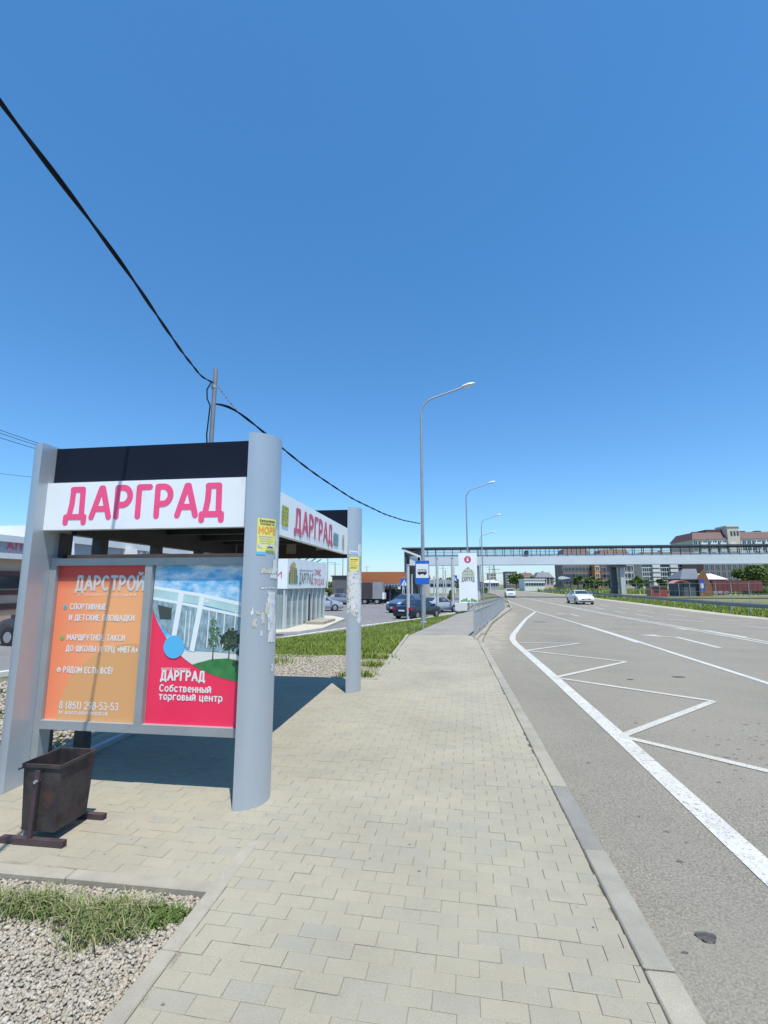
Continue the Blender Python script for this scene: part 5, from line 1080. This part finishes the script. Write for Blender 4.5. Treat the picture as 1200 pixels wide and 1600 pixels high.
# stair tower on the left end, stairs run on along the road
ST = thing('stair_tower', 'covered stairway with a sloping ribbed roof at the left end of the footbridge', 'stairway', (BX0-1, BY+2, -.8))
sx0, sx1 = float(atY(629,860,BY)[0]), float(atY(657,860,BY)[0]); zg = T(-7, BY)
mb = MB(); mb.box(sx0+.3,sx0+.7,BY,BY+.4,zg,bt-.25); mb.build('leg', M['bridgedark'], ST); mb = MB(); mb.box(sx1-.5,sx1-.1,BY,BY+.4,zg,bt-.25); mb.build('leg', M['bridgedark'], ST)
slope = lambda y: bt+.05-(y-BY)*.115
for k in range(26):
    y = BY-.2+k*1.7; z = slope(y)
    mb = MB(); mb.add([(sx0,y,z),(sx1,y,z),(sx1,y+1.55,z-.13),(sx0,y+1.55,z-.13),(sx0,y,z-.12),(sx1,y,z-.12),(sx1,y+1.55,z-.25),(sx0,y+1.55,z-.25)], [(0,1,2,3),(7,6,5,4),(0,4,5,1),(1,5,6,2),(2,6,7,3),(3,7,4,0)]); mb.build('roof_panel', M['roofgrey'], ST)
mb = MB(); mb.add([(sx0+.3,BY+.1,zg),(sx0+.3,BY+44,zg),(sx0+.3,BY+44,slope(BY+44)-.4),(sx0+.3,BY+.1,bt-.4),(sx0+.4,BY+.1,zg),(sx0+.4,BY+44,zg),(sx0+.4,BY+44,slope(BY+44)-.4),(sx0+.4,BY+.1,bt-.4)], [(0,1,2,3),(7,6,5,4),(0,4,5,1),(1,5,6,2),(2,6,7,3),(3,7,4,0)]); mb.build('side_wall', M['bridgedark'], ST)
for k in range(12):
    y = BY+1.2+k*3.6; mb = MB(); mb.box(sx1-.3,sx1-.12,y,y+.18,zg,slope(y)-.3); mb.build('roof_post', M['cpole'], ST)
mb = MB()
for k in range(40):
    y = BY+4+k*.85; z = bg1-(k+1)*.17; mb.box(sx0+.5,sx1-.4,y,y+.849,z-.15,z)
mb.build('steps', M['cpole'], ST)
mb = MB(); mb.bar((sx0+.1,BY-.25,bt-.35),(sx1,BY-.25,bt-1.6),.12,.35); mb.build('edge_beam', M['whitewall'], ST)

# ------------------------------------------------------------------ right side: guard rail, fence
GRL = thing('guard_rail', 'steel crash barrier along the far side of the road', 'guard rail', (21, 50, -.4))
gx_ = lambda y: rr(y)+2.3
ys = np.arange(24, 140, 3.0)
rail = MB()
for a, b in zip(ys[:-1], ys[1:]):
    rings = []
    for y in (a, b+.02):
        x = gx_(y); z = T(x, y)+.62; rings.append([(x,y,z-.15),(x-.05,y,z-.1),(x-.02,y,z),(x-.05,y,z+.1),(x,y,z+.15),(x+.02,y,z+.1),(x+.01,y,z),(x+.02,y,z-.1)])
    mb = MB(); mb.loft(rings); mb.build('rail', mat('barrier_steel', (.20,.22,.24), .5, .5, var=.1, vscale=2) if 'barrier_steel' not in bpy.data.materials else bpy.data.materials['barrier_steel'], GRL)
for y in ys:
    x = gx_(y); mb = MB(); mb.box(x+.03,x+.13,y-.06,y+.06,T(x,y)-.3,T(x,y)+.75); mb.build('post', M['steel'], GRL)
FN = thing('mesh_fence', 'thin grey post and wire fence in the grass behind the crash barrier', 'fence', (28, 50, -.4))
fx_ = lambda y: rr(y)+6.5
ys = np.arange(22, 120, 3.2)
pmh = MB(); pmh.tube([(0,0,-.3),(0,0,2.4)], .035, 6); pmh = pmh.mesh('post', M['steel'])
for y in ys: o = link('post', pmh, FN); o.location = (fx_(y), y, T(fx_(y), y))
for h in (.5, 1.4, 2.3):
    mb = MB(); mb.tube([(fx_(y), y, T(fx_(y), y)+h) for y in ys], .012, 4); mb.build('wire', M['steel'], FN)

# ------------------------------------------------------------------ houses and blocks far away
WM = {}
def winmesh(w_, h_, mframe, key):
    if (w_, h_, key) not in WM:
        mb = MB(); mb.box(-w_/2,w_/2,-.06,.02,0,h_); mb.cur = 1; mb.box(-w_/2+.12,-.05,-.075,.0,.12,h_-.12); mb.box(.05,w_/2-.12,-.075,.0,.12,h_-.12); WM[(w_,h_,key)] = mb.mesh('window', [mframe, M['glass']])
    return WM[(w_,h_,key)]
def block(label, px0, px1, ptop, Y, m, cols, rows, roof=None, roofh=2.5, depth=14, frame=None, winw=1.5, winh=1.5, balcony=None, name='apartment_block', zbase=-.6, zwin0=1.2, cat='building', group=None):
    x0, x1 = float(atY(px0,900,Y)[0]), float(atY(px1,900,Y)[0]); zt = float(atY((px0+px1)/2,ptop,Y)[2])
    r = thing(name, label, cat, ((x0+x1)/2, Y, zbase), group)
    wt = zt-(roofh if roof else 0)
    mb = MB(); mb.box(x0,x1,Y,Y+depth,zbase-1,wt); mb.build('wall', m, r)
    if roof:
        mb = MB(); o = .4; mb.loft([[(x0-o,Y-o,wt+.01),(x1+o,Y-o,wt+.01),(x1+o,Y+depth+o,wt+.01),(x0-o,Y+depth+o,wt+.01)], [(x0+1.5,Y+3,zt),(x1-1.5,Y+3,zt),(x1-1.5,Y+depth-3,zt),(x0+1.5,Y+depth-3,zt)]]); rf = mb.build('roof', roof, r)
        for k in range(max(1, int((x1-x0)/14))):
            cx_ = x0+(k+.6)*14 if (x1-x0) > 15 else (x0+x1)/2; cx_ = min(cx_, x1-2); mb = MB(); mb.box(cx_-.4,cx_+.4,Y+5,Y+6,zt-.8,zt+.7); mb.build('chimney', M['darkbrick'], rf)
    else:
        mb = MB(); mb.box(x0-.2,x1+.2,Y-.2,Y+depth+.2,wt+.002,wt+.4); mb.build('parapet', m, r)
    wm = winmesh(winw, winh, frame or M['white'], (frame or M['white']).name)
    for i in range(cols):
        for j in range(rows):
            o = link('window', wm, r); o.location = (x0+(x1-x0)*(i+.5)/cols, Y, zwin0+(wt-zwin0)*(j+.2)/rows)
            o.matrix_parent_inverse = Matrix.Translation(-Vector(ROOTLOC[r.name]))
    if balcony:
        for i in balcony:
            for j in range(rows):
                cx_ = x0+(x1-x0)*(i+1.0)/cols; zz = zwin0+(wt-zwin0)*(j+.1)/rows; mb = MB(); mb.box(cx_-1.2,cx_+1.2,Y-1.1,Y-.01,zz,zz+1.1); mb.build('balcony', M['whitewall'], r)
    return r, x0, x1, wt, zt
block('dark brown block under the bridge, left of the orange strip', 880, 929, 857, 190, M['darkbrick'], 9, 4, M['roofbrown'], 4, frame=M['shopgrey'])
block('narrow orange rendered block face beneath the bridge between two dark blocks', 930, 938, 872, 186, M['orangewall'], 1, 4)
block('dark block with reddish roof top between the orange strip and the bridge pier', 939, 992, 858, 192, M['darkbrick'], 9, 4, M['brick'], 4, frame=M['shopgrey'])
block('small peach coloured block right of the bridge pier', 977, 990, 884, 150, M['pinkwall'], 2, 3)
block('long cream block with many windows beneath the bridge, left of the gabled house', 1004, 1102, 862, 175, M['cream'], 14, 5, M['brick'], 4.2, balcony=(2, 6, 10))
r, x0, x1, wt, zt = block('largest apartment block, dark mansard roof over white balconies at the right edge', 1088, 1260, 830, 230, M['cream'], 22, 7, M['roofbrown'], 3.4, depth=22, balcony=(1,3,5,7,12,14,16,18), winw=1.8, winh=1.7)
xa, xb = float(atY(1144,900,229)[0]), float(atY(1163,900,229)[0]); ztw = float(atY(1150,823,229)[2])
mb = MB(); mb.box(xa,xb,229,238,wt-6,ztw); tw = mb.build('stair_turret', M['cream'], r); mb = MB(); mb.box(xa-.3,xb+.3,228.7,238.3,ztw+.01,ztw+.6); mb.build('turret_cap', M['whitewall'], tw)
for k in range(3): mb = MB(); mb.box(xa+1.2+k*1.3,xa+2.0+k*1.3,228.9,228.995,ztw-4,ztw-2); mb.build('turret_window', M['glass'], tw)
for px, h in ((1094,.9),(1168,1.0),(1186,.6),(1193,1.0)):
    x = float(atY(px,900,238)[0]); mb = MB(); mb.box(x-1.2,x+1.2,238,240,zt-.8,zt+h); mb.build('roof_stack', M['roofbrown'], r)
mb = MB(); mb.box(float(atY(1116,900,230)[0]),float(atY(1143,900,230)[0]),233,243,wt+1.5,zt+1.3); mb.build('attic_storey', M['roofbrown'], r)
mb = MB(); mb.box(float(atY(1112,900,229.95)[0]),x1,229.95,229.99,wt-7.2,wt-.3); mb.build('white_storey_band', M['whitewall'], r)
block('red brown brick block with tall windows behind the white shed roof', 1101, 1172, 872, 160, M['brick'], 8, 4, None, balcony=None, winw=1.3, winh=2.0, frame=M['shopgrey'])
block('grey block behind the green tree at the right edge', 1172, 1230, 874, 165, M['darkbrick'], 6, 4)
block('distant pale and dark tower block left of the lattice tower', 763, 775, 897, 330, M['cream'], 3, 4)
block('distant dark apartment block left of the bushy tree', 790, 808, 894, 300, M['darkbrick'], 4, 5)
block('distant yellowish block with dark roof right of the bushy tree', 811, 835, 895, 310, M['cream'], 5, 4, M['roofbrown'], 3)
block('distant peach block with grey roof near the middle of the bridge', 838, 864, 894, 280, M['pinkwall'], 5, 4, M['roofgrey'], 3)
block('long low white pavilion with a dark window strip below the distant blocks', 819, 851, 906, 180, M['whitewall'], 8, 1, None, winw=1.1, winh=1.2, zwin0=.6, name='low_pavilion')
block('low grey hall with a white roof edge left of the distant road bend', 757, 779, 906.5, 200, M['shopgrey'], 6, 1, M['whitewall'], 1.0, winw=1.2, winh=1.2, zwin0=.4, name='low_hall')
# gabled house
HY = 104.0; ha, hb = float(atY(1064,900,HY)[0]), float(atY(1108,900,HY)[0]); zr = float(atY(1090,888,HY)[2]); ze = float(atY(1090,904,HY)[2])
HS = thing('gabled_house', 'house with a steep grey roof and brown boarded gable with a blue door panel', 'house', (ha, HY, -.45)); hc = hb-2.1
mb = MB(); mb.box(ha,hb-.4,HY,HY+6,-.7,ze); mb.build('wall', mat('slate_blue_wall', (.09,.11,.13), .8), HS)
mb = MB(); mb.add([(ha-.4,HY-.5,ze-.05),(hc,HY-.5,ze-.05),(hc+1.2,HY+3,zr),(ha+1.8,HY+3,zr),(ha-.4,HY+6.5,ze-.05),(hc,HY+6.5,ze-.05),(ha-.4,HY-.5,ze-.25),(hc,HY-.5,ze-.25),(ha-.4,HY+6.5,ze-.25),(hc,HY+6.5,ze-.25)], [(0,1,2,3),(3,2,5,4),(0,3,4),(1,5,2),(0,6,7,1),(4,5,9,8)]); mb.build('roof', M['roofgrey'], HS)
mb = MB(); mb.prism([(hc-.3,-.6),(hb,-.6),(hb,ze-1.6),(hc+.9,zr-.15),(hc-.3,ze+.4)], HY-.65, HY-.51, lambda u, v, w_: (u, w_, v)); gb = mb.build('gable', M['wooddark'], HS)
mb = MB(); mb.box(hc-.2,hc+.8,HY-.70,HY-.655,.3,2.8); mb.build('blue_panel', mat('house_blue', (.05,.10,.35), .5), gb)
mb = MB(); mb.box(hc+.0,hc+.5,HY-.73,HY-.705,1.0,1.9); mb.build('window', M['white'], gb)
pa, pb_ = float(atY(1047,900,HY-3)[0]), float(atY(1074,900,HY-3)[0]); zp = float(atY(1060,907,HY-3)[2])
PRC = thing('porch_shelter', 'small shelter with a faded red arched roof left of the gabled house', 'shelter', (pa, HY-3, -.45))
mb = MB(); rings = [[(pa+(pb_-pa)*k/8, y, zp-.55+.6*math.sin(math.pi*k/8)+d) for k in range(9)]+[(pa+(pb_-pa)*k/8, y, zp-.65+.6*math.sin(math.pi*k/8)+d) for k in range(8,-1,-1)] for y, d in ((HY-4,0),(HY-1.2,0))]; mb.loft(rings); mb.build('roof', mat('faded_red_roof', (.5,.2,.17), .7, var=.1, vscale=1), PRC)
for x in (pa+.3, pb_-.3):
    for y in (HY-3.8, HY-1.5): mb = MB(); mb.box(x-.07,x+.07,y-.07,y+.07,-.6,zp-.45); mb.build('post', M['darkpost'], PRC)
sa, sb = float(atY(1106,900,118)[0]), float(atY(1137,900,118)[0]); z0, z1 = float(atY(1120,905.5,118)[2]), float(atY(1120,896.5,118)[2])
SHD = thing('white_roof_shed', 'low shed with a bright white sloping roof right of the gabled house', 'shed', (sa, 118, -.45))
mb = MB(); mb.box(sa+.3,sb-.3,118.3,123,-.7,z0-.02); mb.build('wall', M['maroon'], SHD); mb = MB(); mb.loft([[(sa,118,z0),(sb,118,z0),(sb,118,z0+.12),(sa,118,z0+.12)], [(sa,122.5,z1),(sb-1.2,122.5,z1),(sb-1.2,122.5,z1+.12),(sa,122.5,z1+.12)]]); mb.build('roof', M['whitewall'], SHD)
fa, fb = float(atY(1112,900,112)[0]), float(atY(1190,900,112)[0]); z0, z1 = -.6, float(atY(1150,907,112)[2])
FM = thing('maroon_fence', 'long maroon sheet fence beneath the white shed roof', 'fence', (fa, 112, -.5))
for k in range(10):
    x = fa+(fb-fa)*k/10; mb = MB(); mb.box(x+.02,x+(fb-fa)/10-.02,112,112.06,z0+.9,z1); mb.build('panel', M['maroon'], FM); mb = MB(); mb.box(x-.05,x+.05,112.07,112.17,z0,z1+.05); mb.build('post', M['darkpost'], FM)
ka, kb_ = float(atY(1016,900,98)[0]), float(atY(1041,900,98)[0]); z1 = float(atY(1030,915.5,98)[2])
KS = thing('red_kiosk', 'low red kiosk with a flat roof left of the faded red shelter', 'kiosk', (ka, 98, -.45)); mb = MB(); mb.box(ka,kb_,98,100.5,-.6,z1-.15); mb.build('wall', M['carred'], KS); mb = MB(); mb.box(ka-.2,kb_+.2,97.8,100.7,z1-.148,z1+.03); mb.build('roof', M['roofgrey'], KS); mb = MB(); mb.box(ka+.5,ka+1.5,97.95,97.995,.25,z1-.35); mb.build('window', M['glass'], KS)
ba, bb_ = float(atY(871,900,125)[0]), float(atY(895,900,125)[0]); z0, z1 = float(atY(880,909,125)[2]), float(atY(880,897,125)[2])
BB = thing('billboard', 'dark billboard with a pale car picture standing in the grass beneath the bridge', 'billboard', (ba, 125, -.45)); mb = MB(); mb.box(ba,bb_,125,125.3,z0,z1); bp_ = mb.build('panel', M['bridgedark'], BB)
BPp = Plane((ba, 125, z0), (1,0,0), (0,0,1)); wB, hB = bb_-ba, z1-z0; poly([(wB*.05,hB*.35),(wB*.3,hB*.3),(wB*.65,hB*.4),(wB*.9,hB*.45),(wB*.6,hB*.62),(wB*.3,hB*.75),(wB*.05,hB*.6)], BPp, M['girder'], bp_, .02)
for x in (ba+.6, bb_-.6): mb = MB(); mb.box(x-.1,x+.1,125.1,125.25,-.6,z0-.01); mb.build('post', M['darkpost'], BB)
c = vehicle('car', 'silver car on the side road behind the fence, below the white shed', 'car', M['carsilver'], 'hatch'); x, y = G(1118, 928.5); put(c, x, y, 180, T(x,y)-.1); c.scale = (1.12,)*3
x_, y_ = G(1060, 929); struct(sheet('side_road', lambda y: 22+ (y-60)*.25, lambda y: 75, y_+1, y_+7, 2, 6, -.13, M['dirt']))
# lattice tower
LX, LY = float(atY(772,900,420)[0]), 420; zt = float(atY(772,883,420)[2])
LT = thing('lattice_tower', 'steel lattice power tower on the horizon beyond the road bend', 'power tower', (LX, LY, -.6))
mb = MB()
for sx_ in (-1, 1):
    for sy_ in (-1, 1): mb.bar((LX+sx_*2.2,LY+sy_*2.2,-.6), (LX+sx_*.3,LY+sy_*.3,zt), .3)
for k in range(7):
    a = k/7; b = (k+1)/7; wa, wb = 2.2-1.9*a, 2.2-1.9*b; z0_, z1_ = -.6+(zt+.6)*a, -.6+(zt+.6)*b
    mb.bar((LX-wa,LY-wa,z0_), (LX+wb,LY-wb,z1_), .18); mb.bar((LX+wa,LY-wa,z0_), (LX-wb,LY-wb,z1_), .18)
mb.build('frame', M['bridgedark'], LT)
for z_, l in ((zt*.62,7.5),(zt*.8,5)): mb = MB(); mb.bar((LX-l,LY,z_), (LX+l,LY,z_), .35); mb.build('crossarm', M['bridgedark'], LT)

# ------------------------------------------------------------------ trees and shrubs
def tree(name, label, cat, x, y, h, w_, n, leaf, trunk=True, group=None, z=None):
    z = T(x, y)-.15 if z is None else z; r = thing(name, label, cat, (x, y, z), group)
    cs = []; k = max(5, int(w_*2.2)) if trunk else max(6, int(w_*2.5))
    for i in range(k): cs.append((RNG.uniform(-.36,.36)*w_, RNG.uniform(-.36,.36)*w_, h*RNG.uniform(.42 if trunk else .2, .84), w_*RNG.uniform(.14,.26)))
    cs = np.array(cs); pick = RNG.integers(0, k, n); d = RNG.normal(size=(n,3)); d /= np.linalg.norm(d, axis=1)[:,None]
    P = cs[pick,:3]+d*(cs[pick,3]*RNG.uniform(.35,1.08,n)**.6)[:,None]*np.array([1,1,.85]); P[:,2] = np.clip(P[:,2], .05, h)
    e1_ = RNG.normal(size=(n,3)); e1_ /= np.linalg.norm(e1_, axis=1)[:,None]; e2_ = np.cross(e1_, RNG.normal(size=(n,3))); e2_ /= np.linalg.norm(e2_, axis=1)[:,None]
    s = leaf*RNG.uniform(.6,1.4,n)[:,None]; V_ = np.stack([P-e1_*s, P+e2_*s*.5, P+e1_*s, P-e2_*s*.5], 1)+np.array([x,y,z])
    F_ = (np.arange(n)*4)[:,None]+np.array([[0,1,2,3]]); link('crown', mesh_np('crown', V_.reshape(-1,3), F_, M['leaf']), r)
    mb = MB(); mb.tube([(x,y,z-.2),(x+.02*w_,y,z+h*.3),(x,y,z+h*.62)], [h*.028+.03,h*.022+.02,.03], 7)
    for i in range(min(k, 7)): mb.tube([(x,y,z+h*(.2+.05*i)), (x+cs[i,0]*.6,y+cs[i,1]*.6,z+cs[i,2]*.8), (x+cs[i,0],y+cs[i,1],z+cs[i,2])], [h*.012+.01,h*.008+.006,.01], 5)
    mb.build('trunk', M['bark'], r); return r
def attree(px, pyb, ptop, Y, pw): x = float(atY(px,900,Y)[0]); z = T(x,Y)-.1; return x, Y, float(atY(px,ptop,Y)[2])-z, pw/735*Y
x, y, h, w_ = attree(1186, 912, 881, 120, 52); tree('tree', 'broad green tree at the right edge below the bridge', 'tree', x, y, h, w_, 6000, .32)
x, y, h, w_ = attree(1210, 912, 876, 128, 30); tree('tree', 'green tree cut by the right edge of the photo', 'tree', x, y, h, w_, 3000, .32)
x, y, h, w_ = attree(806, 915, 896, 240, 22); tree('tree', 'bushy green tree by the distant dark apartment block', 'tree', x, y, h, w_, 2200, .5)
x, y, h, w_ = attree(826, 915, 899, 235, 14); tree('tree', 'smaller green tree right behind the long white pavilion', 'tree', x, y, h, w_, 1500, .5)
for i, (px, pt, pw, s) in enumerate(((903,897,14,'small green tree just right of the dark billboard'),(929,898,22,'green tree in front of the orange strip'),(951,901,20,'low green tree left of the bridge pier'),(997,899,22,'green tree right of the bridge pier by the peach block'),(918,904,16,'low green bush between the two small trees left of the orange strip'),(1010,905,14,'green bush beside the red kiosk'),(1034,902,18,'green bush behind the red kiosk'))):
    x, y, h, w_ = attree(px, 915, pt, 132+i*2, pw); tree('tree' if h > 2.9 else 'shrub', s, 'tree' if h > 2.9 else 'shrub', x, y, h, w_, 2000, .32, group='trees beyond the road')
for i, (px, pb, pt, pw, s) in enumerate(((516,942,917,16,'dark green shrub beneath the power pole beside the sales pavilion'),(702,938,921,16,'green shrub left of the pylon plinth'),(14,992,974,24,'green shrub behind the dark car at the left edge'),(756,926,917,16,'green shrub right of the pylon sign'))):
    x, y = G(px, pb); x2, y2, h, w_ = attree(px, pb, pt, y, pw); tree('shrub', s, 'shrub', x, y, h, w_, 1500, .12, False)
def belt(name, x0, x1, Y, h, n, leaf):
    k = int((x1-x0)/5); cx_ = RNG.uniform(x0, x1, k); ch = RNG.uniform(.45, 1, k)*h; cw = RNG.uniform(2.5, 6, k); cy_ = Y+RNG.uniform(-8, 8, k)
    p = RNG.integers(0, k, n); d = RNG.normal(size=(n,3)); d /= np.linalg.norm(d, axis=1)[:,None]
    P = np.stack([cx_[p]+d[:,0]*cw[p], cy_[p]+d[:,1]*cw[p]*.7, ch[p]*.52+d[:,2]*ch[p]*.5-.5], 1); P[:,2] = np.maximum(P[:,2], -.4)
    a1 = RNG.normal(size=(n,3)); a1 /= np.linalg.norm(a1, axis=1)[:,None]; a2 = np.cross(a1, RNG.normal(size=(n,3))); a2 /= np.linalg.norm(a2, axis=1)[:,None]
    s_ = leaf*RNG.uniform(.6,1.4,n)[:,None]; V_ = np.stack([P-a1*s_, P+a2*s_*.6, P+a1*s_, P-a2*s_*.6], 1)
    struct(link(name, mesh_np(name, V_.reshape(-1,3), (np.arange(n)*4)[:,None]+np.array([[0,1,2,3]]), M['leaf'])), 'stuff')
belt('distant_tree_belt', -190, 14, 300, 6, 12000, .8); belt('distant_tree_belt', 60, 330, 330, 7, 12000, .9)
belt('field_shrubs', 30, 120, 150, 1.7, 4000, .25)
block('long low grey warehouse beyond the posts left of the white pylon', 664, 712, 906, 150, M['whitewall'], 9, 1, M['roofgrey'], 1.2, winw=1.2, winh=1.0, zwin0=.6, name='warehouse')
block('low sand coloured shed between the pylon and the grey hall', 748, 757, 909, 170, M['cream'], 3, 1, M['roofbrown'], .9, winw=.9, winh=.9, zwin0=.4, name='shed')
block('flat roofed pale building behind the orange canopy, left of the stair tower', 600, 628, 903, 140, M['whitewall'], 6, 1, None, winw=1.2, winh=1.1, zwin0=.6, name='low_building')
x0, x1 = 18, 130
Pt = np.stack([RNG.uniform(26, 120, 9000), RNG.uniform(118, 150, 9000)], 1)
grass('tall_field_weeds', Pt, .5, 1.5, .22, M['blade'])
